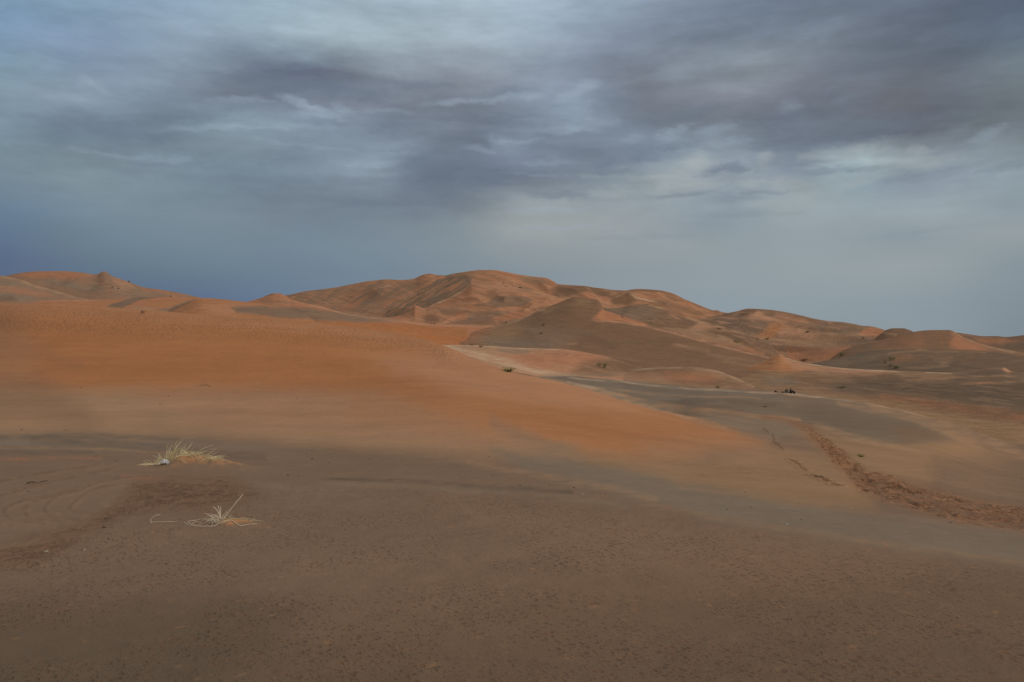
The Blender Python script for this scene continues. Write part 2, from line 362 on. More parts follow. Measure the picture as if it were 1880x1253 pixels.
paintsA = [
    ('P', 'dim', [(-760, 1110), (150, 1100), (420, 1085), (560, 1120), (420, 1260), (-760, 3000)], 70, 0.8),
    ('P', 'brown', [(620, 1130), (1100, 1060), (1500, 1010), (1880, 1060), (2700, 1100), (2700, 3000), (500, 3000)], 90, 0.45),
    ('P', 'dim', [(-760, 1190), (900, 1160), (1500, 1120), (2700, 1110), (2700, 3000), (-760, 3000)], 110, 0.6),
    ('P', 'mauve', [(800, 925), (1100, 935), (1500, 1000), (1700, 1040), (1500, 1090), (1000, 1010)], 40, 0.35),
    ('P', 'tan', [(-760, 690), (500, 700), (800, 715), (1050, 790), (1180, 845), (1000, 850), (700, 825), (350, 800), (-760, 795)], 24, 0.85),
    ('P', 'sandy', [(1050, 820), (1300, 845), (1420, 815), (1560, 850), (1610, 930), (1500, 935), (1250, 900), (1080, 858)], 20, 0.85),
    ('P', 'sandy', [(1420, 775), (1600, 800), (1760, 800), (1880, 840), (2700, 850), (2700, 925), (1880, 925), (1750, 905), (1620, 880), (1500, 815)], 22, 0.8),
    ('P', 'dust', [(1720, 850), (1880, 835), (2700, 840), (2700, 950), (1880, 950), (1700, 915)], 22, 0.8),
    ('P', 'sandy', [(1560, 785), (1760, 790), (1800, 830), (1650, 850), (1560, 815)], 16, 0.6),
    ('P', 'orange', ORF, 20, 1.0, 'F'),
    ('P', 'rust', [(250, 715), (660, 716), (900, 790), (1000, 820), (800, 805), (400, 780)], 28, 0.3),
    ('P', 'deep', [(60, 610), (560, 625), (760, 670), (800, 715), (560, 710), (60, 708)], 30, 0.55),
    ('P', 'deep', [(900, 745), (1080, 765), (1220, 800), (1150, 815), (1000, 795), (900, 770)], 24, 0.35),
    ('P', 'peach', [(690, 655), (850, 645), (1000, 680), (1120, 716), (1230, 758), (1060, 748), (900, 728), (720, 690)], 18, 0.5, 'F'),
    ('P', 'orange', [(620, 715), (860, 735), (1000, 810), (860, 800), (640, 760)], 26, 0.4),
    ('P', 'tan', [(1180, 815), (1420, 800), (1400, 840), (1200, 845)], 22, 0.35),
    ('L', 'peach', [(-300, 556, 4), (0, 564, 5), (160, 570, 6), (300, 580, 7), (470, 593, 7), (620, 606, 7), (720, 621, 7), (790, 636, 6), (840, 656, 4)], 9, 0.3, 'F'),  # lit rim of the near crest, painted lighter
    # streaked, stained flank at far left
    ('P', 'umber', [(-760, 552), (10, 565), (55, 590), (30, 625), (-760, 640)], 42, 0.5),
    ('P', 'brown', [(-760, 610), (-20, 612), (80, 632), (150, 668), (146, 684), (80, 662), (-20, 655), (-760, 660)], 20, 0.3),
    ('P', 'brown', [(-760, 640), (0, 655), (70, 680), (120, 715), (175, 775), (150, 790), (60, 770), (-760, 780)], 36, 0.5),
    ('P', 'grey', [(900, 764), (930, 780), (990, 800), (1060, 830), (1010, 838), (950, 815), (905, 785)], 12, 0.5),
    # grey coarse-grained bands
    ('L', 'slate', [(-760, 812, 16), (0, 815, 15), (180, 812, 14), (350, 820, 12), (520, 836, 11)], 9, 0.95),
    ('L', 'dust', [(380, 835, 18), (600, 850, 20), (800, 868, 16), (960, 886, 9)], 12, 0.9),
    ('L', 'dark', [(60, 808, 4), (200, 815, 6), (330, 826, 7), (480, 842, 6)], 6, 0.6),
    ('L', 'dark', [(-700, 800, 3), (0, 803, 2.5), (200, 800, 2), (330, 806, 1.5)], 4, 0.5),
    ('L', 'dark', [(-700, 826, 3), (0, 829, 3), (170, 831, 2)], 4, 0.5),
    ('L', 'sandy', [(-700, 820, 2), (0, 822, 1.6), (160, 823, 1.4), (300, 832, 1.2)], 3, 0.6),
    ('P', 'slate', [(905, 830), (1010, 838), (1130, 858), (1290, 892), (1480, 928), (1600, 945), (1900, 985), (2700, 1000), (2700, 1050), (1900, 1040), (1640, 1005), (1440, 975), (1300, 950), (1180, 915), (1060, 885), (960, 862)], 15, 0.85),
    ('L', 'tan', [(860, 850, 2), (980, 872, 4), (1100, 893, 4), (1200, 915, 3)], 7, 0.4),
    ('L', 'sandy', [(1180, 925, 2), (1300, 948, 3), (1470, 975, 3), (1640, 1000, 3), (1880, 1034, 2)], 6, 0.35),
    ('L', 'sandy', [(1250, 895, 2), (1400, 915, 3), (1520, 930, 3)], 4, 0.4),
    ('L', 'dark', [(590, 878, 1.2), (800, 888, 3.5), (950, 899, 5), (1050, 904, 2.5)], 3, 1.0),
    ('L', 'grey', [(590, 886, 2), (800, 896, 3), (1000, 909, 3), (1150, 930, 2)], 6, 0.6),
    # smooth drifts and rutted ground at left
    ('L', 'rust', [(-700, 846, 2), (0, 843, 1.6), (100, 841, 1.4), (185, 842, 1)], 3, 0.4),
    ('L', 'rust', [(225, 875, 1), (262, 879, 2.5), (300, 884, 1.5)], 5, 0.4),
    ('P', 'umber', [(250, 880), (420, 875), (480, 905), (400, 935), (250, 940), (200, 960), (60, 1040), (-760, 1120), (-760, 1010), (0, 1005), (170, 955), (215, 925)], 16, 0.8),
    ('P', 'grey', [(470, 885), (620, 890), (760, 915), (620, 925), (480, 915)], 18, 0.35),
    # the low hollow on the right and the pale crest behind it
    ('P', 'slate', [(960, 688), (1100, 695), (1300, 714), (1425, 722), (1470, 745), (1390, 752), (1300, 742), (1220, 762), (1120, 746), (1000, 716)], 3, 1.0, 'B'),
    ('L', 'dark', [(1020, 697, 2), (1100, 703, 4), (1200, 714, 4), (1330, 724, 3)], 5, 0.45, 'B'),
    ('L', 'dark', [(1130, 722, 1.5), (1220, 738, 3), (1300, 745, 3), (1380, 752, 2)], 3, 0.5, 'B'),
    ('P', 'grey', [(1230, 755), (1330, 752), (1460, 768), (1480, 790), (1420, 806), (1330, 784)], 7, 0.8),
    ('P', 'grey', [(1300, 740), (1440, 730), (1560, 742), (1650, 762), (1725, 785), (1760, 803), (1650, 815), (1570, 803), (1490, 778), (1400, 760)], 7),
    ('P', 'dark', [(1330, 742), (1440, 736), (1560, 748), (1650, 768), (1730, 790), (1640, 808), (1560, 796), (1470, 770)], 20, 0.3),
    ('P', 'dark', [(1390, 748), (1500, 744), (1620, 768), (1700, 795), (1620, 803), (1540, 790), (1450, 763)], 16, 0.45),
    ('P', 'brown', [(1640, 785), (1720, 790), (1750, 804), (1640, 812)], 9, 0.6),
    ('L', 'dark', [(1250, 735, 2), (1330, 737, 4), (1420, 742, 3)], 4, 0.45),
    ('L', 'tan', [(1080, 712, 1.5), (1250, 728, 1.5), (1400, 730, 1.5)], 2, 0.6),
    ('L', 'tan', [(1000, 697, 1.5), (1060, 709, 3), (1130, 729, 5), (1240, 761, 6), (1330, 785, 2)], 3, 0.8, 'B'),
    ('L', 'pale', [(1040, 702, 1), (1090, 713, 1.6), (1150, 731, 2)], 2, 0.5, 'B'),
    ('L', 'tan', [(1110, 720, 2), (1200, 740, 3), (1300, 754, 3), (1400, 765, 3), (1470, 772, 2)], 3, 0.7),
    ('L', 'tan', [(1150, 736, 1.2), (1260, 755, 1.5), (1390, 775, 1.5)], 3, 0.4),
    ('L', 'tan', [(1500, 780, 2), (1560, 800, 3), (1640, 820, 4), (1700, 835, 3)], 5, 0.6),
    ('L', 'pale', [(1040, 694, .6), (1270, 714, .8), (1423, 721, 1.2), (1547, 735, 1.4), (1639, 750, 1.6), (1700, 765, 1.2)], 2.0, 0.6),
    ('L', 'tan', [(1600, 745, 2), (1732, 774, 5), (1809, 805, 8), (1900, 848, 8)], 7, 0.55),
    ('L', 'tan', [(1540, 742, 2), (1640, 760, 3), (1740, 792, 5), (1800, 822, 5)], 5, 0.6),
    # trampled trail
    ('L', 'sandy', [(1250, 746, 1.2), (1330, 757, 2), (1400, 766, 3), (1445, 772, 3)], 3, 0.8),
    ('L', 'trail', [(1400, 766, 1), (1440, 772, 2.5), (1480, 787, 5), (1520, 822, 11), (1560, 858, 15), (1590, 885, 22), (1640, 902, 24), (1720, 925, 24), (1800, 940, 22), (1900, 956, 22), (2400, 985, 25)], 7, 0.75),
]
PRINTS = [(1406, 791), (1420, 803), (1423, 814), (1434, 822), (1454, 846), (1465, 852), (1475, 861), (1494, 873), (1505, 877), (1517, 883), (1533, 891)]
ARCS = [
    [(189, 946), (143, 939.6), (125, 930.7), (138, 918), (174, 896), (217, 891)],
    [(170, 957), (102, 951), (79, 933), (94.5, 918), (143, 900), (191, 882), (268, 874)],
    [(115, 960), (59, 953), (43, 936), (59, 923), (120, 905), (165, 888)],
    [(77, 962), (25, 956), (5, 938), (25, 925), (77, 913), (140, 893)],
    [(20, 966), (-30, 955), (-45, 935), (-20, 918), (40, 900), (110, 880), (200, 862)],
    [(-60, 900), (20, 880), (120, 862), (200, 852)],
]
def smooth_path(P, n=8):
    P = np.asarray(P, float); t = np.arange(len(P)); q = np.linspace(0, len(P)-1, (len(P)-1)*n+1)
    return np.stack([hermite(t, P[:, k], q) for k in range(P.shape[1])], 1)
def texA(s):
    T, C, qx, qy, px, py = s.T, s.C, s.qx, s.qy, s.px, s.py
    idx, m = poly_mask(qx, qy, [(590, 886), (800, 900), (1000, 915), (1300, 968), (1600, 1010), (1880, 1048), (2700, 1080), (2700, 3000), (-760, 3000), (-760, 990), (-100, 1000), (60, 1010), (190, 950), (250, 890), (420, 885)], 16)
    T[idx, 0] = m
    for pts, w, op in [([(300, 1110), (450, 1080), (700, 1050), (950, 1065), (1250, 1085)], 12, .7), ([(0, 1190), (200, 1170), (330, 1130)], 30, .7),
                       ([(500, 925), (640, 922), (760, 930)], 12, .6), ([(620, 990), (800, 965), (1000, 960)], 9, .4), ([(1050, 1130), (1400, 1090), (1700, 1085)], 10, .3)]:
        idx, m = line_mask(qx, qy, [(a, b, w) for a, b in pts], w)
        T[idx, 0] *= 1 - op*m
    idx, m = poly_mask(qx, qy, [(250, 885), (420, 880), (470, 905), (400, 930), (250, 940), (200, 960), (60, 1040), (-760, 1120), (-760, 1010), (0, 1005), (170, 955), (215, 925)], 16)
    T[idx, 1] = np.maximum(T[idx, 1], 0.9*m*sstep(-0.5, 0.4, fbm(s.X[idx]/0.5, s.Y[idx]/0.5, 3, 7)))
    T[idx, 3] += m*0.010*fbm(s.X[idx]/0.09, s.Y[idx]/0.11, 3, 19)
    # pitted skin of the big dune near its crest
    idx, m = poly_mask(qx, qy, [(-760, 540), (0, 550), (470, 580), (780, 615), (850, 660), (700, 640), (400, 620), (-760, 610)], 20)
    T[idx, 2] = m
    T[:, 2] = np.maximum(T[:, 2], 0.10)
    idx, m = poly_mask(qx, qy, [(1230, 722), (1430, 722), (1440, 746), (1250, 748)], 10); T[idx, 2] = np.maximum(T[idx, 2], 0.8*m)
    idx, m = poly_mask(qx, qy, [(1700, 850), (1900, 840), (1900, 935), (1720, 905)], 20); T[idx, 2] = np.maximum(T[idx, 2], 0.5*m)
    trail = [(1440, 772, 3), (1480, 787, 5), (1520, 822, 11), (1560, 858, 15), (1590, 885, 22), (1640, 902, 24), (1720, 925, 24), (1800, 940, 22), (1900, 956, 22), (2400, 985, 25)]
    idx, m = line_mask(px, py, trail, 5)
    m = m * (0.12 + 0.88*sstep(1425, 1540, px[idx]))
    ed = m * sstep(-0.5, 0.5, fbm(s.X[idx]/1.3, s.Y[idx]/1.6, 3, 77) + 1.4*m - 0.55)
    T[idx, 1] = np.maximum(T[idx, 1], ed)
    T[idx, 3] += ed * 0.02 * fbm(s.X[idx]/0.5, s.Y[idx]/0.6, 2, 31) - 0.02*ed
    rs = np.random.RandomState(12)
    def stamp(sel, cx, cy, ang, L, W, depth, tint, rim=0.5):
        dx = s.X[sel]-cx; dy = s.Y[sel]-cy; k = np.nonzero((np.abs(dx) < L*1.3) & (np.abs(dy) < L*1.3))[0]
        if len(k) == 0: return
        ca, sa = math.cos(ang), math.sin(ang); u = (dx[k]*ca + dy[k]*sa)/(L*0.5); w = (-dx[k]*sa + dy[k]*ca)/(W*0.5*(1 + 0.25*u))
        r = np.sqrt(u*u + w*w); i = sel[k]
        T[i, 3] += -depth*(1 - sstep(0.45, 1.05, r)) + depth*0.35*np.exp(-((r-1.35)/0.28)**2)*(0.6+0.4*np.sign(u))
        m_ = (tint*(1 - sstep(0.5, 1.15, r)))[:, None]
        C[i, :3] = C[i, :3]*(1-m_) + tone(96, 68, 50)*m_
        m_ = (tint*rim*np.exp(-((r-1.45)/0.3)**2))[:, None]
        C[i, :3] = C[i, :3]*(1-m_) + tone(136, 96, 68)*m_
    keep = idx[ed > 0.25]
    pr = s.Y[keep]**2.2; pr = pr/pr.sum()
    ctr = keep[rs.choice(len(keep), 620, p=pr)]
    P0 = np.array([(a_, b_) for a_, b_, _ in trail], float)
    for i in ctr:
        j = int(np.clip(np.searchsorted(P0[:, 0], px[i])-1, 0, len(P0)-2))
        A_, B_ = P0[j], P0[j+1]; h0 = s.Y[i]*1.0
        # heading of the walkers on the ground, from the run of the trail
        d0 = np.array([(A_[0]-CX)/F, 1.0])*(EYE+1.2)*F/(A_[1]-CY); d1 = np.array([(B_[0]-CX)/F, 1.0])*(EYE+1.2)*F/(B_[1]-CY)
        an = math.atan2(d1[1]-d0[1], d1[0]-d0[0]) + rs.normal(0, 0.35)
        stamp(keep, s.X[i], s.Y[i], an, rs.uniform(0.26, 0.36), rs.uniform(0.11, 0.16), rs.uniform(0.035, 0.065), rs.uniform(0.35, 0.75))
    lone = np.nonzero((px > 1395) & (px < 1560) & (py > 780) & (py < 905) & (s.Y < 60))[0]
    for (a, b), (c, d) in zip(PRINTS, PRINTS[1:] + [(1548, 897)]):
        q = lone[np.argmin((px[lone]-a)**2 + (py[lone]-b)**2)]; q2 = lone[np.argmin((px[lone]-c)**2 + (py[lone]-d)**2)]
        an = math.atan2(s.Y[q2]-s.Y[q], s.X[q2]-s.X[q])
        fz = 1.0 if s.Y[q] > 22 else 0.72
        stamp(lone, s.X[q], s.Y[q], an, 0.58*fz, 0.28*fz, 0.07, 0.6, 0.12)
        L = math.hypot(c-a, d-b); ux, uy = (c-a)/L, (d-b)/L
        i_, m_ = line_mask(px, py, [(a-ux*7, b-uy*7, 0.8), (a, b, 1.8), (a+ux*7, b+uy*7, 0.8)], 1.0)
        m_ = (0.6*m_)[:, None]; C[i_, :3] = C[i_, :3]*(1-m_) + tone(86, 62, 46)*m_
    for k, a in enumerate(ARCS):
        pth = [(x, y, 1.2) for x, y in smooth_path(a)]
        idx, m = line_mask(px+0.3*(qx-px), py+0.3*(qy-py), pth, 2.5)
        m = m*np.clip(0.6+fbm(px[idx]/20, py[idx]/6, 3, 91), 0, 1)
        C[idx, :3] = C[idx, :3]*(1-0.7*m[:, None]) + PAL['umber']*0.92*0.7*m[:, None]
        T[idx, 3] -= 0.008*m
        pth = [(x+7, y+2, 2.2) for x, y in smooth_path(a)]
        idx, m = line_mask(px, py, pth, 2)
        C[idx, :3] = C[idx, :3]*(1-0.05*m[:, None]) + PAL['tan']*0.05*m[:, None]
        T[idx, 3] += 0.004*m
    # sand caught behind the two tufts
    for (cx, cy, D, sx, sy, h, skew) in [(338, 852, 11.0, 0.36, 0.22, 0.15, 2.0), (418, 963, 7.4, 0.15, 0.09, 0.05, 2.0)]:
        X0 = (cx-CX)/F*D
        dx = s.X - X0; dy = s.Y - D
        rx = np.where(dx > 0, sx*skew, sx*0.6)
        b = np.exp(-(dx/rx)**2 - (dy/sy)**2)
        T[:, 3] += h*b
        n = fbm(s.X/0.12, s.Y/0.12, 3, 40)
        m = (sstep(0.2, 0.9, b + 0.35*n) * 0.85)[:, None]
        C[:, :3] = C[:, :3]*(1-m) + tone(150, 106, 70)*m
        T[:, 0] *= 1 - m[:, 0]
def streakA(s):
    # thin wind-drawn streaks where the sand changes from orange to grey
    n = fbm(s.qx/150 + s.qy/60, s.qy/5.0, 3, 21)
    far = sstep(6, 12, s.Y)
    m = (sstep(0.1, 0.8, n) * far * 0.22)[:, None]
    s.C[:, :3] = s.C[:, :3]*(1-m) + s.C[:, :3]*0.84*m
    m = (sstep(0.1, 0.8, -n) * far * 0.22)[:, None]
    s.C[:, :3] = s.C[:, :3]*(1-m) + np.minimum(s.C[:, :3]*1.16, 0.8)*m
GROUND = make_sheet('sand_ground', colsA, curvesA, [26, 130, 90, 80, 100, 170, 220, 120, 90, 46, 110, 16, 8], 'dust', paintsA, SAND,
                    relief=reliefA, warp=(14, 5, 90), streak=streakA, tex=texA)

# ------------------------------------------------------------------ the dunes beyond
def dune(name, x0, x1, crest, fronts, base, paints, step=2.5, rows=90, amp=0.0, wav=40.0, sharp=True, warp=(5, 1.6, 40), streak=None, texf=None, back=(1.22, 0.30)):
    cols = span(x0, x1, step)
    cr = cv(cols, crest)
    cs = [cv(cols, f) for f in fronts]
    first = (cs[0][0]*0.96, cs[0][1] - cs[0][0]*0.05 - 4)
    bk = (cr[0]*back[0], cr[1] - cr[0]*(back[0]-1)*back[1])
    bk2 = (bk[0]*1.25, bk[1]*0 - 25)
    curves = [first] + cs + [cr, bk, bk2]
    n = len(cs)
    rws = [4] + [rows]*n + [14, 6]
    ck = n + 1
    def relief(X, D, v):
        if amp == 0: return 0
        w = sstep(0.6, 1.2, v) * (1 - 0.85*np.exp(-((v-ck)/0.25)**2))
        # wind-cut secondary ridges: sharp winding crests with hollows between them
        a = X/wav + 0.55*D/wav + 0.55*noise2(X/(wav*1.7), D/(wav*1.7), 5); b = (D - 0.5*X)/(wav*1.6) + 0.55*noise2(X/(wav*1.5)+9, D/(wav*1.5), 6)
        r = 0.55 - 1.5*np.abs(noise2(a, b, 51)) + 0.5*(0.4 - np.abs(noise2(a*2.1+4, b*1.8, 63))*1.3) + 0.10*fbm(X/(wav*0.3), D/(wav*0.3), 2, 77)
        return amp * w * r
    def tx(s):
        n = fbm(s.qx/26 + s.qy/9, s.qy/2.2, 4, 83, 0.6); n2 = fbm(s.px/9.0, s.py/3.0, 3, 29, 0.6)
        k = np.clip(1 + 0.075*n + 0.06*n2, 0.75, 1.3)[:, None]
        s.C[:, :3] = s.C[:, :3]*k
        s.T[:, 2] = 0.12
        if texf: texf(s)
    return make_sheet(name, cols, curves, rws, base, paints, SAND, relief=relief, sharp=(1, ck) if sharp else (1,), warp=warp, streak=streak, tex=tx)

def streaker(ang, lw, ww, colr, amt, lo=0.05, hi=0.6, seed=5, region=None):
    ca, sa = math.cos(math.radians(ang)), math.sin(math.radians(ang))
    def f(s):
        u = s.qx*ca + s.qy*sa; v = -s.qx*sa + s.qy*ca
        n = fbm(u/lw, v/ww, 4, seed, 0.55)
        m = sstep(lo, hi, n) * amt
        if region is not None:
            w = np.zeros(len(m)); i, mm = poly_mask(s.qx, s.qy, region, 10); w[i] = mm; m = m*w
        m = m[:, None]
        s.C[:, :3] = s.C[:, :3]*(1-m) + PAL[colr]*m
    return f
def both(*fs):
    def f(s):
        for g in fs: g(s)
    return f

# basin floor beyond the nose of the near dune
dune('basin_floor', 640, 1500, [(640, 690, 240), (720, 640, 235), (817, 633.5, 225), (890, 635, 222), (951, 639, 220), (1025, 641, 218), (1100, 652, 215), (1180, 668, 205), (1260, 692, 200), (1340, 735, 196), (1500, 800, 190)],
     [[(640, 665, 110), (820, 672, 115), (900, 690, 125), (1000, 712, 148), (1100, 712, 160), (1270, 738, 165), (1500, 820, 160)],
      [(640, 640, 170), (820, 648, 170), (900, 660, 175), (1000, 680, 178), (1100, 690, 182), (1270, 718, 182), (1500, 812, 176)]],
     'peach', [
        ('P', 'tan', [(800, 630), (900, 632), (1030, 640), (1000, 650), (880, 652)], 6, 0.8),
        ('P', 'rust', [(930, 652), (1020, 643), (1110, 650), (1120, 668), (1050, 678), (960, 672)], 12, 0.75),
        ('P', 'brown', [(1070, 668), (1130, 655), (1250, 660), (1250, 690), (1110, 690), (1050, 684)], 10, 0.9),
        ('P', 'umber', [(1110, 650), (1300, 660), (1300, 685), (1150, 680)], 10, 0.8),
        ('L', 'pale', [(822, 637, 2), (860, 648, 5), (920, 664, 6), (990, 684, 4), (1060, 694, 2)], 5, 0.75),
        ('L', 'sandy', [(830, 648, 1), (880, 662, 1.2), (950, 680, 1.2)], 2, 0.6),
        ('L', 'pale', [(815, 634.5, .8), (890, 636, 1), (951, 640, 1.1), (1025, 642, .8)], 1.2, 0.7),
        ('L', 'slate', [(915, 642, 2), (945, 645, 4), (970, 646, 1)], 3, 0.8),
        ('L', 'slate', [(990, 690, 1), (1080, 689, 2), (1150, 688, 1)], 3, 0.6),
     ], rows=70, amp=0.5, wav=25, sharp=False, streak=streaker(14, 120, 5, 'tan', 0.35))

# low pale-crested dune right of the basin
dune('sand_dune', 960, 1640, [(960, 697, 205), (1040, 694, 200), (1119, 684, 196), (1160, 678.5, 194), (1215, 675, 192), (1263, 674, 190), (1311, 679.5, 188), (1343, 690, 184), (1374, 704, 178), (1420, 724, 170), (1640, 800, 160)],
     [[(960, 722, 160), (1200, 724, 156), (1420, 748, 148), (1640, 830, 140)]], 'brown', [
        ('P', 'peach', [(1040, 690), (1120, 684), (1200, 684), (1240, 700), (1180, 712), (1050, 700)], 8, 0.6),
        ('P', 'rust', [(1220, 683), (1310, 684), (1330, 696), (1270, 702), (1220, 697)], 7, 0.7),
        ('P', 'tan', [(1050, 690), (1130, 688), (1260, 705), (1400, 715), (1400, 722), (1200, 712)], 5, 0.4),
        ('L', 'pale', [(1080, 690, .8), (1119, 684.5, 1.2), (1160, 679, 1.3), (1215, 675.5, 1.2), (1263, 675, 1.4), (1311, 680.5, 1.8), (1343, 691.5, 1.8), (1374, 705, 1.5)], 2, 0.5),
        ('L', 'tan', [(1263, 676, 3), (1311, 683, 5), (1350, 697, 6), (1400, 714, 5)], 5, 0.5),
     ], rows=60, amp=0.25, wav=14, streak=streaker(8, 90, 4, 'sandy', 0.4))

# orange peak with the long sand apron in front of it
def texG(s):
    idx, m = line_mask(s.px, s.py, [(1620, 728, 3), (1690, 738, 6), (1780, 752, 9), (1880, 767, 11), (2200, 790, 14)], 5)
    n = sstep(-0.3, 0.4, fbm(s.X[idx]/3, s.Y[idx]/4, 3, 5) + m - 0.4)
    s.T[idx, 1] = m*n
    idx, m = poly_mask(s.qx, s.qy, [(1560, 690), (1880, 690), (1880, 735), (1600, 735)], 15); s.T[idx, 2] = np.maximum(s.T[idx, 2], m)
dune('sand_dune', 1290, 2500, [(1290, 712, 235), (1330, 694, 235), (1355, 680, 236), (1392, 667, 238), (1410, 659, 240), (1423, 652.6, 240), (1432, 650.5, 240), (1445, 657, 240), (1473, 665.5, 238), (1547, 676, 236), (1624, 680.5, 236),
                  (1701, 683, 236), (1747, 685, 236), (1792, 679.5, 236), (1828, 675, 236), (1841, 674.6, 236), (1859, 682.5, 236), (1900, 686, 236), (2100, 690, 236), (2500, 690, 236)],
     [[(1290, 740, 150), (1423, 734, 135), (1547, 752, 118), (1732, 794, 95), (1880, 850, 66), (2500, 870, 66)],
      [(1290, 724, 175), (1423, 714, 168), (1547, 722, 160), (1700, 746, 135), (1880, 776, 105), (2500, 790, 105)],
      [(1290, 718, 205), (1355, 695, 205), (1423, 690, 206), (1600, 696, 205), (1750, 706, 190), (1880, 716, 185), (2500, 720, 185)]],
     'brown', [
        ('P', 'sandy', [(1340, 690), (1460, 680), (1560, 690), (1560, 705), (1480, 720), (1330, 722)], 14, 0.7),
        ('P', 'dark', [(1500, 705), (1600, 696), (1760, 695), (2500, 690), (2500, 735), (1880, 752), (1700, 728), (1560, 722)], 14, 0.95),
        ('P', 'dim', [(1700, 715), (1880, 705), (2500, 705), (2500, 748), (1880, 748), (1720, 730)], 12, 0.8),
        ('P', 'sandy', [(1480, 720), (1620, 735), (1760, 760), (1880, 782), (2500, 800), (2500, 900), (1800, 850), (1600, 760)], 10, 0.9),
        ('P', 'umber', [(1440, 690), (1500, 690), (1560, 702), (1500, 710), (1440, 706)], 9, 0.7),
        ('P', 'slate', [(1400, 696), (1450, 694), (1470, 704), (1420, 708)], 7, 0.6),
        ('P', 'orange', [(1352, 681), (1392, 667), (1424, 652), (1434, 650), (1446, 660), (1474, 670), (1500, 677), (1470, 683), (1400, 682)], 2.5),
        ('P', 'peach', [(1430, 649), (1447, 656), (1480, 665), (1560, 676), (1640, 681), (1600, 690), (1500, 684), (1450, 675)], 5, 0.75),
        ('L', 'pale', [(1355, 680.5, .7), (1392, 667.5, .9), (1423, 653, .7)], 1, 0.5),
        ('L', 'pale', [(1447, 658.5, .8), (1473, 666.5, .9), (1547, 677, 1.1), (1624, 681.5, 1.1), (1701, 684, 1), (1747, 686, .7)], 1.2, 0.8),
        ('P', 'tan', [(1640, 684), (1720, 686), (1760, 692), (1740, 702), (1660, 700)], 6, 0.5),
        ('L', 'grey', [(1750, 688, 1), (1792, 682, 2), (1834, 677, 2)], 2, 0.7),
        ('P', 'dark', [(1752, 690), (1800, 682), (1836, 678), (1850, 684), (1900, 686), (1880, 696), (1780, 696)], 4, 0.8),
        ('P', 'peach', [(1836, 674), (1842, 674), (1852, 678.5), (1861, 683.5), (1848, 683), (1838, 679)], 1.2),
        ('L', 'tan', [(1730, 695, 1), (1790, 692, 1.6), (1880, 690, 1)], 2, 0.5),
        ('L', 'tan', [(1760, 705, .8), (1830, 703, 1.4), (1900, 699, 1.2)], 2, 0.6),
        ('L', 'rust', [(1770, 706, .6), (1810, 703, 1), (1840, 702, .6)], 1.4, 0.6),
        ('L', 'dim', [(1640, 697, .6), (1670, 694, 1), (1690, 693, .5)], 1, 0.8),
        ('L', 'dim', [(1716, 700, .5), (1745, 698.5, 1.2), (1765, 697, .5)], 1, 0.8),
        ('L', 'dim', [(1722, 706, .5), (1745, 705, 1), (1770, 704, .5)], 1, 0.8),
        ('L', 'dim', [(1760, 712, .5), (1785, 709, 1.2), (1810, 706.5, .5)], 1, 0.8),
        ('L', 'dim', [(1680, 710, .5), (1690, 709.5, 1.2), (1700, 709, .5)], 1, 0.8),
        ('L', 'rust', [(1620, 728, 2), (1690, 738, 4), (1780, 752, 6), (1880, 767, 7), (2200, 790, 9)], 6, 0.55),
     ], rows=70, amp=0.45, wav=16, warp=(7, 1.5, 45), streak=both(streaker(6, 80, 3, 'tan', 0.3, seed=8), streaker(4, 70, 3, 'dim', 0.35, seed=18)), texf=texG)

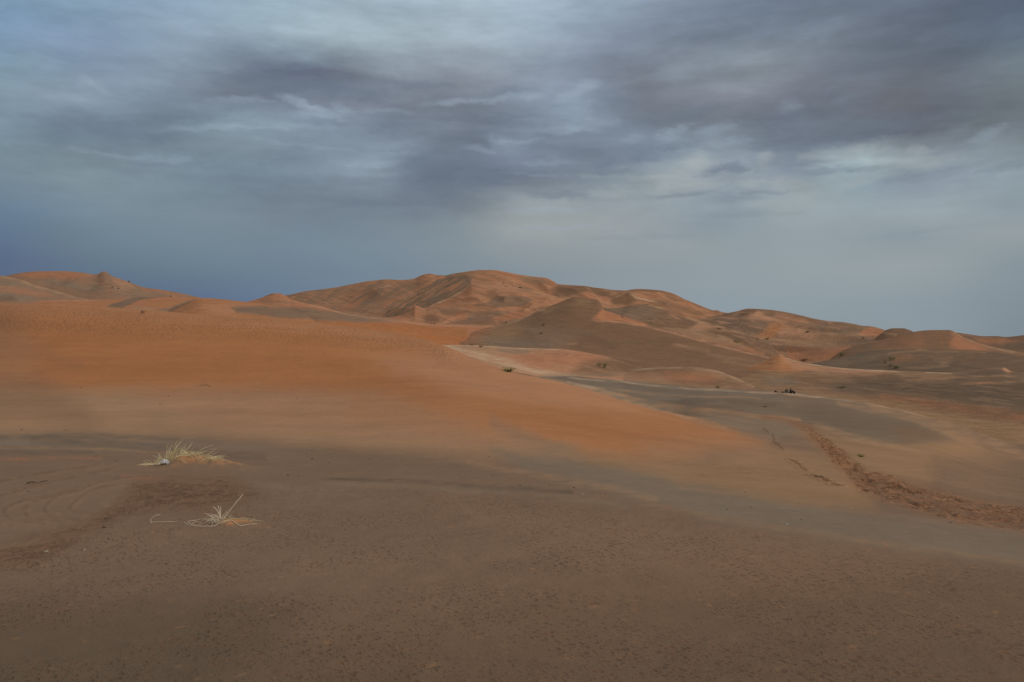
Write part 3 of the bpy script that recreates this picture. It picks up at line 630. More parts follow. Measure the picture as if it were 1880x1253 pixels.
# broad brown dune in the middle with a fresh orange slip at its crest
dune('sand_dune', 740, 1500, [(740, 650, 300), (800, 640, 300), (835, 629, 300), (863, 613, 300), (888, 604, 300), (905, 599.5, 300), (927, 595.5, 300), (946, 590.5, 300), (960, 584.6, 300), (992, 570, 300), (1024, 557.5, 302), (1043, 549.8, 304), (1059, 545.8, 304),
                  (1080, 548.7, 302), (1098, 552, 300), (1104, 560, 296), (1108, 569.6, 292), (1120, 574, 290), (1143, 581.4, 288), (1183, 594, 285), (1240, 609.5, 280), (1300, 627, 276), (1360, 643, 270), (1420, 658, 262), (1500, 680, 250)],
     [[(740, 690, 205), (835, 660, 212), (950, 655, 216), (1050, 662, 214), (1200, 690, 200), (1350, 705, 195), (1500, 715, 190)],
      [(740, 668, 250), (835, 640, 250), (950, 622, 252), (1050, 612, 256), (1200, 648, 240), (1350, 676, 230), (1500, 700, 220)]],
     'brown', [
        ('P', 'sandy', [(830, 630), (900, 600), (970, 586), (960, 610), (900, 634), (850, 640)], 16, 0.7),
        ('P', 'rust', [(740, 600), (880, 590), (905, 598), (870, 625), (835, 640), (740, 660)], 16, 0.9),
        ('P', 'slate', [(880, 622), (960, 622), (1040, 632), (1000, 640), (900, 636)], 9, 0.55),
        ('P', 'umber', [(1040, 600), (1150, 598), (1260, 625), (1340, 655), (1280, 668), (1150, 650), (1060, 635)], 16, 0.7),
        ('P', 'dust', [(960, 600), (1040, 598), (1090, 612), (1040, 630), (960, 625)], 12, 0.6),
        ('L', 'sandy', [(1000, 572, 2), (1040, 555, 3), (1080, 556, 3)], 6, 0.5),
        ('L', 'sandy', [(915, 615, 1.5), (930, 613, 2), (948, 613.5, 1.5)], 2, 0.5),
        ('L', 'sandy', [(1043, 632, 1.2), (1058, 631.5, 1.4)], 2, 0.7),
        ('P', 'rust', [(1087, 585.5), (1096, 577.5), (1104, 571), (1108, 567), (1118, 571), (1133, 576), (1145, 580), (1165, 586), (1190, 594), (1183, 599.5), (1147, 592.5), (1120, 591), (1097, 590)], 1.3),
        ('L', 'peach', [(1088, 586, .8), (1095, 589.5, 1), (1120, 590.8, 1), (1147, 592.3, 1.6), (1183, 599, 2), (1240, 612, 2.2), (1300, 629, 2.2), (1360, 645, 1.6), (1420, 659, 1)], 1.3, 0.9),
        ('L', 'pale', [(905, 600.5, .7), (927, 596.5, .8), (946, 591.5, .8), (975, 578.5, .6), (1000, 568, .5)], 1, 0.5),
        ('L', 'mauve', [(1235, 632, 1.5), (1260, 638, 2.5), (1300, 645, 1.5)], 3, 0.7),
        ('L', 'tan', [(1240, 631, .8), (1262, 637, 1.2), (1280, 639, .8)], 1.5, 0.6),
        ('L', 'mauve', [(1300, 650, 1.5), (1345, 660, 2.5), (1400, 668, 1.5)], 4, 0.8),
        ('L', 'tan', [(1330, 664, 1), (1352, 668, 1.5), (1380, 672, 1)], 3, 0.5),
     ], rows=80, amp=1.3, wav=48, warp=(3, 1, 40), streak=streaker(12, 90, 6, 'umber', 0.4, seed=6))

# dark dune on the right
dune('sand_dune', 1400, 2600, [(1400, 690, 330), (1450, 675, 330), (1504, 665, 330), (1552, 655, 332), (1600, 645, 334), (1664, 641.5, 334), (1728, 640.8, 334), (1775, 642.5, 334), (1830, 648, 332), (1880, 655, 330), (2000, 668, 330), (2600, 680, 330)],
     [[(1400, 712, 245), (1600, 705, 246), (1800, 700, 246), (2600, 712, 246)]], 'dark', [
        ('P', 'brown', [(1630, 655), (1700, 645), (1800, 645), (1780, 660), (1700, 665), (1640, 668)], 10, 0.6),
        ('P', 'rust', [(1640, 655), (1670, 650), (1680, 658), (1645, 666)], 7, 0.35),
        ('P', 'umber', [(1780, 645), (1900, 655), (2500, 680), (2500, 700), (1800, 690), (1760, 665)], 12, 0.55),
        ('P', 'tan', [(1715, 662), (1745, 656), (1750, 664), (1730, 674)], 6, 0.4),
        ('L', 'sandy', [(1630, 650, .8), (1660, 646, 1.5), (1700, 643.5, 1.2)], 2, 0.7),
        ('L', 'tan', [(1682, 643, .8), (1692, 642.5, 1)], 1, 0.7),
        ('L', 'sandy', [(1700, 645, 1.5), (1760, 645, 2), (1810, 648, 1)], 2.5, 0.5),
        ('L', 'tan', [(1650, 678, 1), (1700, 674, 1.6), (1740, 672, .8)], 3, 0.5),
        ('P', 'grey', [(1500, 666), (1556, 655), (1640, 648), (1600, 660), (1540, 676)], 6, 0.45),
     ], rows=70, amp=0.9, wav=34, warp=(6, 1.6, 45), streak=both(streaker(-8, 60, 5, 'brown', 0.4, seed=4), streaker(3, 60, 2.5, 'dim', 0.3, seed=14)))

# dune with a vehicle track over its top
dune('sand_dune', 1500, 2050, [(1500, 692, 440), (1530, 655, 440), (1560, 639, 440), (1600, 629, 440), (1630, 622, 440), (1660, 614, 440), (1677, 610, 440), (1695, 607.6, 440), (1712, 606.5, 440), (1742, 606.5, 440), (1748, 608, 440), (1757, 612.5, 438), (1768, 618.7, 436), (1791, 627.5, 432), (1823, 637, 428), (1855, 643.5, 425), (1880, 648, 420), (1960, 662, 410), (2050, 680, 400)],
     [[(1500, 720, 345), (1560, 680, 345), (1700, 660, 345), (1880, 672, 342), (2050, 700, 340)]], 'brown', [
        ('P', 'rust', [(1600, 625), (1680, 612), (1720, 612), (1700, 640), (1620, 645)], 14, 0.35),
        ('P', 'dark', [(1560, 628), (1640, 622), (1660, 635), (1600, 642)], 9, 0.3),
        ('P', 'brown', [(1690, 606), (1740, 606), (1760, 625), (1750, 650), (1700, 650)], 9, 0.7),
        ('P', 'rust', [(1750, 612), (1770, 622), (1800, 634), (1820, 645), (1760, 650), (1748, 635)], 8, 0.8),  # lit right flank, the light put into the colour
        ('L', 'tan', [(1752, 611, .8), (1768, 619.5, 1.2), (1791, 628.5, 1.8), (1823, 638, 2.2), (1855, 645, 2.5), (1880, 650, 2)], 2, 0.65),
        ('L', 'deep', [(1713, 606, 1), (1722, 611, 1), (1728, 620, 1.2), (1731, 630, 1.4), (1733, 644, 1.5)], 1, 0.45),
        ('L', 'deep', [(1731, 606, 1), (1737, 613, 1), (1740, 621, 1.2), (1743, 632, 1.4), (1744, 644, 1.5)], 1, 0.45),
        ('L', 'tan', [(1628, 612, .5), (1640, 614, .8)], 1, 0.4),
     ], rows=60, amp=0.8, wav=40, step=2)
# little knoll left of it and the low far dunes at the right edge
dune('sand_dune', 1590, 1740, [(1590, 640, 640), (1612, 617, 640), (1624, 608, 640), (1632, 604.6, 640), (1640, 603, 640), (1659, 603.2, 640), (1666, 605, 640), (1677, 609.6, 640), (1700, 622, 640), (1740, 645, 640)],
     [[(1590, 660, 520), (1740, 665, 520)]], 'umber', [
        ('L', 'tan', [(1606, 610, .6), (1625, 611.5, 1.2), (1645, 614.5, 1)], 1.2, 0.6)], rows=40, step=2)
dune('sand_dune', 1690, 2700, [(1690, 640, 900), (1740, 613.5, 900), (1756, 611.5, 900), (1775, 614, 900), (1808, 618, 900), (1830, 617.6, 900), (1847, 619.3, 900), (1862, 618, 900), (1880, 616, 900), (1940, 606, 900), (2050, 612, 900), (2300, 600, 900), (2700, 615, 900)],
     [[(1690, 670, 620), (2700, 670, 620)]], 'umber', [
        ('P', 'rust', [(1790, 622), (1850, 622), (1880, 628), (1840, 634), (1800, 630)], 5, 0.6),
        ('P', 'dark', [(1820, 632), (1880, 628), (1900, 640), (1850, 642)], 5, 0.6),
        ('L', 'peach', [(1760, 613, .6), (1790, 618, .8), (1820, 621, .6)], 1.2, 0.4)], rows=50, amp=3, wav=90)

# middle ridge between the brown dune and the massif
dune('sand_dune', 1030, 1460, [(1030, 585, 540), (1075, 572, 540), (1100, 566, 540), (1118, 564.5, 540), (1136, 564.5, 540), (1160, 559.5, 540), (1176, 558.5, 540), (1191, 558.8, 540), (1205, 562, 538), (1215, 565.5, 536), (1232, 573, 530), (1250, 581, 524), (1290, 591, 520), (1330, 601, 510), (1380, 618, 500), (1420, 640, 492), (1460, 700, 490)],
     [[(1030, 640, 380), (1200, 640, 390), (1380, 665, 385), (1460, 735, 380)]], 'umber', [
        ('P', 'dust', [(1100, 568), (1190, 560), (1215, 568), (1200, 590), (1150, 590), (1110, 580)], 6, 0.8),
        ('L', 'pale', [(1100, 566.5, .6), (1118, 565.5, 1), (1136, 565, .8)], 1, 0.5),
        ('L', 'rust', [(1132, 563, .8), (1160, 560.5, 1.6), (1176, 559.5, .8)], 1.2, 0.7),
        ('L', 'tan', [(1191, 560, .8), (1214, 566.5, 1.6), (1232, 573.5, 2.2), (1250, 580, 2.5), (1290, 592, 2.5), (1330, 602, 2)], 1.5, 0.85),
        ('P', 'rust', [(1228, 576), (1236, 577), (1250, 586), (1244, 587)], 1.5, 0.8),
        ('P', 'umber', [(1225, 582), (1250, 590), (1290, 598), (1270, 605), (1220, 602)], 4, 0.8),
        ('P', 'peach', [(1268, 603), (1286, 592), (1300, 596), (1320, 601), (1300, 604)], 3, 0.8),
        ('L', 'tan', [(1200, 601, 1.2), (1250, 606, 1.8), (1330, 607, 1.5), (1400, 612, 1)], 2.5, 0.6),
        ('P', 'tan', [(1210, 605), (1270, 606), (1340, 622), (1380, 640), (1300, 632)], 5, 0.7),
        ('L', 'rust', [(1270, 622, 1.5), (1310, 628, 2.5), (1360, 640, 3), (1400, 648, 2)], 3, 0.75),
     ], rows=80, amp=3.6, wav=48, step=2, warp=(3, 1, 30), streak=both(streaker(14, 50, 2.5, 'tan', 0.35, seed=4), streaker(-35, 30, 3, 'mauve', 0.3, seed=9)))

# right shoulder of the massif
dune('sand_dune', 1160, 1760, [(1160, 620, 1000), (1250, 597, 1000), (1300, 584, 1000), (1330, 576, 1000), (1345, 573, 1000), (1356, 571, 1000), (1366, 568.3, 1000), (1375.6, 567, 1000), (1392, 567.6, 1000), (1407.5, 569, 1000), (1440, 574, 990), (1470, 580, 980), (1500, 586, 970), (1520, 589, 960), (1552, 593, 950), (1570, 596.5, 945), (1584, 599.5, 940), (1596, 600.3, 935), (1610, 604, 930), (1623.5, 608, 930), (1643, 614, 925), (1680, 628, 900), (1760, 660, 880)],
     [[(1160, 690, 430), (1400, 690, 425), (1600, 680, 430), (1760, 690, 430)],
      [(1160, 640, 650), (1330, 622, 650), (1450, 630, 640), (1600, 632, 640), (1760, 670, 640)]],
     'mauve', [
        ('L', 'umber', [(1330, 578, 1), (1356, 572, 2), (1400, 569, 2), (1500, 588, 3), (1580, 600, 2)], 3, 0.8),
        ('P', 'umber', [(1357, 576), (1378, 569), (1392, 572), (1385, 578), (1362, 580)], 2, 0.8),
        ('P', 'peach', [(1360, 581), (1384, 577), (1392, 571), (1412, 580), (1450, 590), (1440, 596), (1400, 588)], 2.5, 0.85),
        ('P', 'umber', [(1400, 573), (1425, 576), (1420, 582), (1405, 580)], 2, 0.7),
        ('P', 'rust', [(1425, 575), (1470, 584), (1500, 592), (1460, 594), (1430, 586)], 4, 0.55),
        ('P', 'dust', [(1330, 592), (1370, 589), (1420, 592), (1405, 612), (1350, 620), (1325, 615)], 5, 0.8),
        ('P', 'orange', [(1392, 618), (1402, 604), (1418, 594), (1436, 592), (1446, 597), (1436, 607), (1422, 619), (1404, 622)], 3.5, 0.95),
        ('P', 'peach', [(1438, 594), (1470, 604), (1510, 614), (1490, 622), (1440, 616), (1428, 618)], 4, 0.8),
        ('P', 'dust', [(1480, 603), (1520, 595), (1552, 597), (1592, 602), (1577, 616), (1536, 612), (1504, 612)], 2.5, 0.9),
        ('P', 'peach', [(1518, 590), (1524, 591), (1534, 594), (1522, 596)], 1.2, 0.7),
        ('P', 'rust', [(1575, 616), (1594, 602), (1600, 601), (1620, 607), (1645, 614), (1612, 619)], 1.6, 0.95),
        ('L', 'tan', [(1600, 606, .6), (1620, 609.5, 1), (1645, 614.5, 1)], 1.2, 0.5),
        ('L', 'tan', [(1460, 602, 1), (1490, 611, 1.6), (1540, 615, 1.6), (1600, 618, 1)], 2, 0.6),
        ('P', 'sandy', [(1440, 620), (1500, 622), (1560, 620), (1560, 628), (1500, 634), (1450, 636)], 5, 0.8),
        ('P', 'dust', [(1525, 628), (1570, 622), (1640, 618), (1660, 640), (1600, 645), (1540, 640)], 6, 0.85),
        ('P', 'umber', [(1600, 625), (1680, 620), (1700, 650), (1620, 650)], 6, 0.7),
        ('P', 'rust', [(1440, 640), (1480, 642), (1530, 640), (1600, 634), (1590, 648), (1520, 662), (1450, 668)], 5, 0.85),
        ('P', 'umber', [(1460, 645), (1500, 640), (1520, 646), (1490, 656)], 5, 0.45),
        ('L', 'tan', [(1592, 627, .6), (1600, 628.5, 1.2), (1618, 629, .6)], 1.5, 0.7),
        ('L', 'umber', [(1472, 660, .8), (1484, 662, 1.6), (1496, 664, .8)], 1.5, 0.8),
        ('L', 'tan', [(1330, 612, 1), (1380, 621, 1.6), (1450, 625, 1.5)], 2, 0.6),
        ('P', 'rust', [(1350, 632), (1420, 640), (1440, 652), (1380, 650)], 5, 0.7),
     ], rows=110, amp=9, wav=85, step=2, warp=(4, 1.2, 30), streak=both(streaker(12, 60, 3, 'brown', 0.4, seed=4), streaker(8, 45, 2.2, 'peach', 0.4, seed=24)))

# sharp orange spur running down the front of the massif
dune('sand_dune', 690, 1120, [(690, 590, 1220), (715, 583, 1220), (735, 578, 1220), (748, 572, 1222), (757, 566.5, 1224), (762, 560.2, 1225), (766, 562.5, 1226), (773, 565.4, 1227), (780, 566.5, 1228), (790, 562, 1232), (805, 554.5, 1238), (820, 548.5, 1244), (838, 539, 1252), (852, 531.5, 1258), (861, 523, 1262), (867, 518.8, 1264), (880, 517, 1268), (900, 517.5, 1274), (925, 520, 1280), (960, 527, 1280), (1000, 538, 1275), (1050, 555, 1270), (1120, 590, 1250)],
     [[(690, 625, 850), (900, 625, 850), (1120, 640, 850)], [(690, 602, 1020), (800, 594, 1040), (900, 580, 1060), (1000, 575, 1060), (1120, 612, 1020)]],
     'farsand', [
        ('P', 'rust', [(715, 584), (748, 573), (762, 560), (770, 570), (765, 582), (740, 588)], 3, 0.7),
        ('P', 'rust', [(790, 566), (850, 535), (868, 520), (870, 545), (840, 560)], 8, 0.5),
        ('P', 'pink', [(868, 518), (930, 518), (980, 528), (960, 535), (900, 530), (870, 525)], 8, 0.4),
        ('P', 'dust', [(897, 556), (911, 544), (943, 543.5), (967, 545), (981, 550), (970, 557), (959, 563), (927, 565), (890, 564), (868, 562), (880, 558)], 1.8, 0.9),
        ('P', 'brown', [(893, 537), (908, 532), (926, 538), (915, 545), (898, 546)], 5, 0.65),
        ('P', 'dust', [(955, 527), (985, 522), (1020, 524), (1015, 532), (965, 533)], 4, 0.7),
        ('L', 'rust', [(868, 566, 1), (900, 565.5, 1.6), (960, 565, 1.8), (975, 558, 2), (985, 553, 1)], 1.5, 0.9),
        ('P', 'dust', [(800, 567), (840, 566), (862, 571), (845, 578), (815, 578)], 4, 0.7),
        ('P', 'dust', [(850, 574), (905, 572), (943, 572.5), (902, 585), (912, 596), (815, 596), (846, 585)], 3, 0.75),
        ('P', 'rust', [(832, 577), (852, 570), (862, 580), (850, 590), (835, 586)], 3, 0.8),
        ('P', 'rust', [(902, 586), (943, 573.5), (965, 571), (984, 573), (956, 584), (919, 591.5)], 1.5, 0.95),
        ('P', 'umber', [(775, 581), (795, 577), (810, 582), (805, 592), (780, 594)], 4, 0.75),
        ('P', 'umber', [(968, 571), (990, 564), (1000, 566), (984, 572)], 1.5, 0.7),
        ('P', 'dust', [(915, 592), (945, 586), (950, 590), (920, 596)], 2, 0.7),
        ('L', 'pale', [(785, 565.5, .7), (820, 550, 1), (852, 533, 1.2), (866, 520, 1.2)], 1.2, 0.65),
        ('L', 'tan', [(880, 523, 1), (920, 527, 1.4), (960, 530, 1), (1010, 545, 1.4), (1040, 548, 1)], 1.6, 0.5),
     ], rows=110, amp=8, wav=95, step=2, warp=(3.5, 1.2, 26), streak=both(streaker(14, 60, 3.2, 'brown', 0.5, 0.0, 0.5, seed=4), streaker(10, 40, 2.2, 'rust', 0.35, seed=24)))

# the great massif itself
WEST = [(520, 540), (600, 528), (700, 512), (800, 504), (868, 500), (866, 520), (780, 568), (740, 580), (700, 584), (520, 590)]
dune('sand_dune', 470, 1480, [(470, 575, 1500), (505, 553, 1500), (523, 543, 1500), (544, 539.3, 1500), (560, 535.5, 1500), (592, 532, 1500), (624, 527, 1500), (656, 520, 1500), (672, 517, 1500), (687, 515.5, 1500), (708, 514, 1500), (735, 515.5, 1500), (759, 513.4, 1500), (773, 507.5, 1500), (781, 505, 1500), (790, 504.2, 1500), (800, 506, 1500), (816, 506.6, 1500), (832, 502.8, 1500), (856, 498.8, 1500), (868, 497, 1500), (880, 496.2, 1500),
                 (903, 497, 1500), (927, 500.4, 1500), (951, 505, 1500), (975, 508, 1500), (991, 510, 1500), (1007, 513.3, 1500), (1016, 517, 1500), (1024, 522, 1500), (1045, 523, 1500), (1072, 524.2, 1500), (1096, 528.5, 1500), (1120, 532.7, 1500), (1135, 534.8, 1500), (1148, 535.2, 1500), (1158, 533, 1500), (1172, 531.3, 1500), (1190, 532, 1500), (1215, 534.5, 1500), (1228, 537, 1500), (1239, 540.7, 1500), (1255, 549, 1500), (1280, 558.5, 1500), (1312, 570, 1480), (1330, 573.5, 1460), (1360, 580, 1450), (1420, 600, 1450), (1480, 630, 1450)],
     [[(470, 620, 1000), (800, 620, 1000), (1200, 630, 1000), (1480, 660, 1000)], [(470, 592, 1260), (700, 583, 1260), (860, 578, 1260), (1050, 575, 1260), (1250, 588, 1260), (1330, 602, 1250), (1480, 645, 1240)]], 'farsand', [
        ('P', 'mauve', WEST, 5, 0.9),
        ('P', 'dust', [(525, 543), (560, 540), (600, 545), (590, 560), (550, 556)], 6, 0.6),
        ('P', 'dark', [(855, 505), (867, 517), (867, 522), (856, 530), (822, 549), (785, 566), (770, 570), (740, 582), (712, 584), (700, 581), (722, 562), (745, 552), (773, 533), (803, 513), (832, 508)], 2.5, 0.95),  # shaded west side of the spur ridge, painted dark
        ('P', 'dark', [(640, 545), (690, 528), (740, 520), (770, 520), (735, 540), (690, 558), (650, 562)], 7, 0.5),
        ('L', 'rust', [(640, 527, 1), (672, 519, 2.5), (700, 516, 3), (735, 518, 2.5), (765, 514, 2.5), (790, 508, 2.5)], 3, 0.75),
        ('L', 'rust', [(700, 562, 1.2), (720, 552, 2), (752, 538, 2.2), (776, 526, 2.2), (800, 513, 2.4), (816, 510, 1.5)], 1.8, 0.9),
        ('L', 'peach', [(640, 553, .8), (670, 538, 1.4), (700, 526, 1.4), (716, 522, 1)], 2, 0.6),
        ('L', 'rust', [(585, 565, 1), (625, 562, 2.2), (660, 560, 1.5)], 3, 0.6),
        ('L', 'pale', [(695, 529, .6), (708, 527, 1.2), (718, 526, .5)], 1, 0.5),
        ('L', 'brown', [(800, 508, .7), (835, 504, 1.6), (870, 498.5, 2), (884, 498, 1)], 1.5, 0.7),
        ('P', 'rust', [(905, 498), (935, 502), (960, 507), (945, 512), (915, 506)], 4, 0.6),
        ('P', 'umber', [(1022, 523), (1075, 525), (1100, 531), (1080, 537), (1040, 546), (1012, 543), (1010, 533)], 4, 0.9),
        ('P', 'rust', [(1005, 514), (1024, 522), (1018, 526), (1006, 522)], 2.5, 0.9),
        ('L', 'rust', [(1000, 536, 2), (1008, 536.5, 3.5), (1015, 537, 2)], 2, 0.8),
        ('P', 'rust', [(1062, 543), (1078, 535), (1095, 540), (1120, 545), (1110, 556), (1085, 552)], 4, 0.75),
        ('P', 'umber', [(1085, 532), (1110, 534), (1125, 544), (1100, 544)], 4, 0.6),
        ('P', 'umber', [(1118, 545), (1140, 537), (1154, 538), (1172, 551), (1150, 560), (1125, 560)], 4, 0.85),
        ('L', 'umber', [(1072, 525, 1), (1120, 534, 2), (1158, 534.5, 2), (1172, 532.5, 2), (1215, 535.5, 1.5), (1240, 542, 1.5), (1290, 563, 2), (1330, 575, 2)], 1.8, 0.75),
        ('P', 'rust', [(1180, 540), (1200, 537), (1225, 541), (1215, 547), (1190, 548)], 4, 0.75),
        ('P', 'rust', [(1240, 544), (1252, 551), (1275, 561), (1260, 560), (1245, 554)], 3, 0.8),
        ('L', 'pale', [(1155, 537.5, .7), (1163, 543, 1.2), (1170, 548, 1.4), (1190, 552, 1.2), (1215, 556, .8)], 1.2, 0.7),
        ('P', 'umber', [(1190, 550), (1225, 552), (1265, 568), (1300, 576), (1280, 582), (1230, 568)], 4, 0.6),
        ('L', 'tan', [(1015, 552, 1), (1050, 545, 1.6), (1065, 544, 1)], 2, 0.6),
        ('L', 'tan', [(1060, 548, .8), (1100, 553, 1.4), (1120, 558, 1)], 1.5, 0.6),
        ('P', 'umber', [(1076, 527), (1098, 531), (1122, 537), (1112, 545), (1092, 541)], 2, 0.7),
        ('L', 'peach', [(1072, 526, .6), (1084, 533, 1.2), (1090, 542, 1.4), (1104, 550, 1)], 1.2, 0.8),
        ('L', 'peach', [(1150, 536, .6), (1140, 543, 1.2), (1124, 548, 1.2), (1112, 555, .8)], 1.2, 0.7),
        ('P', 'umber', [(1216, 537), (1240, 544), (1258, 554), (1240, 553), (1222, 546)], 2, 0.6),
        ('L', 'peach', [(1210, 537, .6), (1222, 547, 1.2), (1245, 556, 1.2), (1275, 566, .8)], 1.2, 0.7),
        ('L', 'peach', [(880, 498, .6), (892, 504, 1.2), (915, 509, 1.2), (945, 517, 1)], 1.2, 0.6),
        ('P', 'dust', [(950, 508), (985, 511), (1010, 517), (995, 524), (965, 519)], 3, 0.6),
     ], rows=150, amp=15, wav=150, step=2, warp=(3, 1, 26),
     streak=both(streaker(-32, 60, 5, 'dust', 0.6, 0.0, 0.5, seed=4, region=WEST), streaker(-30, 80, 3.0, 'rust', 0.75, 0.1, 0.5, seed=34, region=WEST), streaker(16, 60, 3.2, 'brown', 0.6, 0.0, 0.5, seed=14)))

# dunes behind the left dune
dune('sand_dune', 400, 1000, [(400, 640, 200), (420, 580, 200), (440, 559, 200), (470, 550.3, 200), (480, 547, 200), (492, 542, 200), (501, 539.4, 200), (512, 539.4, 200), (523, 543, 200), (536, 551, 199), (560, 557, 198), (592, 563.5, 196), (633, 575, 192), (668, 580, 215), (703, 584, 235), (740, 590, 262), (780, 594, 292), (830, 596.5, 325), (880, 598.5, 345), (925, 598, 355), (1000, 604, 360)],
     [[(400, 720, 110), (440, 612, 110), (600, 625, 118), (700, 640, 150), (830, 650, 230), (1000, 660, 262)], [(400, 680, 150), (440, 590, 150), (560, 580, 150), (700, 600, 190), (850, 620, 280), (1000, 635, 300)]], 'rust', [
        ('P', 'deep', [(480, 582), (560, 586), (700, 593), (860, 603), (860, 640), (700, 625), (480, 600)], 4, 0.95),
        ('P', 'deep', [(600, 588), (720, 598), (800, 606), (760, 612), (620, 597)], 6, 0.6),
        ('P', 'dust', [(425, 566), (480, 560), (560, 566), (650, 576), (740, 590), (660, 592), (560, 588), (480, 580)], 4, 0.95),
        ('L', 'dust', [(480, 552, 1), (510, 554, 2), (540, 557, 1)], 3, 0.6),
        ('L', 'peach', [(540, 554, 1), (592, 565, 1.6), (633, 576, 1.8), (703, 586, 1.8), (780, 596, 1.5), (925, 600, 1.2)], 1.6, 0.7),
        ('L', 'umber', [(472, 551, .5), (492, 542.5, 1), (503, 540.2, .6)], .8, 0.7),
        ('L', 'slate', [(640, 578, .8), (690, 583.5, 1.2), (740, 590, .8)], 1, 0.5),
     ], rows=60, amp=0.5, wav=24, warp=(4, 1, 40), streak=streaker(10, 80, 4, 'sandy', 0.35))
dune('sand_dune', 275, 620, [(275, 640, 97), (290, 592, 97), (300, 583, 97), (312, 575.5, 97), (324, 568.5, 97), (336, 562.3, 97), (348, 556.3, 97), (358, 551.8, 97), (366, 549, 97), (374, 547.8, 97), (400, 549.3, 97), (436, 553, 97), (470, 556.5, 97), (494, 560, 97), (530, 568, 97), (560, 578, 97), (590, 605, 97), (620, 690, 97)],
     [[(275, 640, 72), (310, 604, 72), (450, 604, 72), (560, 612, 72), (620, 740, 72)]], 'orange', [
        ('P', 'peach', [(350, 560), (420, 556), (480, 563), (470, 575), (400, 580)], 6, 0.4),
        ('P', 'dust', [(425, 565), (470, 561), (520, 565), (565, 573), (620, 588), (560, 586), (480, 580), (430, 573)], 4, 0.95)], rows=50, amp=0.25, wav=14, step=2)
dune('sand_dune', -700, 560, [(-700, 565, 125), (-100, 559, 125), (0, 557.5, 125), (30, 558, 125), (48, 558, 125), (64, 554.5, 125), (80, 552.3, 125), (120, 551, 125), (172, 550.5, 125), (205, 549.5, 125), (239, 547, 125), (262, 545.7, 125), (300, 545.2, 125), (340, 546, 125), (374, 548, 125), (410, 553, 125), (470, 565, 125), (520, 600, 125), (560, 680, 125)],
     [[(-700, 590, 82), (0, 592, 82), (470, 606, 82), (560, 730, 82)]], 'rust', [
        ('P', 'orange', [(60, 553), (235, 549), (170, 568), (60, 565)], 4, 0.7),
        ('P', 'dust', [(238, 547), (262, 545), (300, 545), (262, 550), (236, 560), (215, 574), (172, 572), (190, 564)], 1.6, 1.0),
        ('P', 'orange', [(262, 552), (330, 549), (365, 551), (330, 562), (270, 566)], 4, 0.8),
        ('P', 'tan', [(215, 572), (250, 562), (290, 566), (260, 578)], 4, 0.6),
        ('L', 'grey', [(290, 572, 2), (320, 566, 3), (345, 556, 2), (358, 551, 1)], 2.5, 0.9),
        ('P', 'umber', [(292, 581), (312, 568), (335, 557), (360, 549), (352, 556), (330, 570), (310, 582)], 1.8, 1.0),
        ('P', 'dust', [(-100, 555), (20, 556), (60, 553), (40, 560), (-100, 562)], 3, 0.6),
        ('L', 'peach', [(50, 557.5, .6), (80, 552.8, 1), (172, 551, 1.2), (239, 547.6, 1)], 1, 0.6),
     ], rows=60, amp=0.4, wav=18, step=2.2, warp=(3, 0.8, 30))
dune('sand_dune', -700, 330, [(-700, 480, 480), (-100, 499, 480), (0, 506.5, 480), (12, 508, 480), (25, 510.5, 480), (45, 516, 480), (60, 522, 480), (100, 533.5, 480), (125, 541, 480), (145, 547.5, 480), (190, 553, 480), (240, 562, 480), (290, 590, 480), (330, 650, 480)],
     [[(-700, 590, 330), (330, 600, 330)]], 'mauve', [
        ('L', 'tan', [(0, 508, .8), (25, 512, 1.6), (60, 524, 2.4), (100, 535, 2.4), (130, 543.5, 2), (160, 549, 1)], 2.4, 0.8),
        ('P', 'slate', [(-100, 512), (20, 516), (60, 528), (90, 540), (40, 536), (-100, 524)], 3, 0.6),
        ('P', 'rust', [(-100, 522), (30, 526), (80, 536), (100, 545), (40, 540), (-100, 532)], 3.5, 0.65),
        ('P', 'slate', [(-100, 534), (20, 538), (70, 548), (30, 552), (-100, 545)], 3, 0.6),
        ('P', 'umber', [(-100, 544), (15, 543), (35, 550), (10, 556), (-100, 556)], 2.5, 0.6),
     ], rows=60, amp=1.5, wav=40, step=2.2, warp=(4, 1.2, 40), streak=streaker(18, 40, 2.4, 'grey', 0.4))
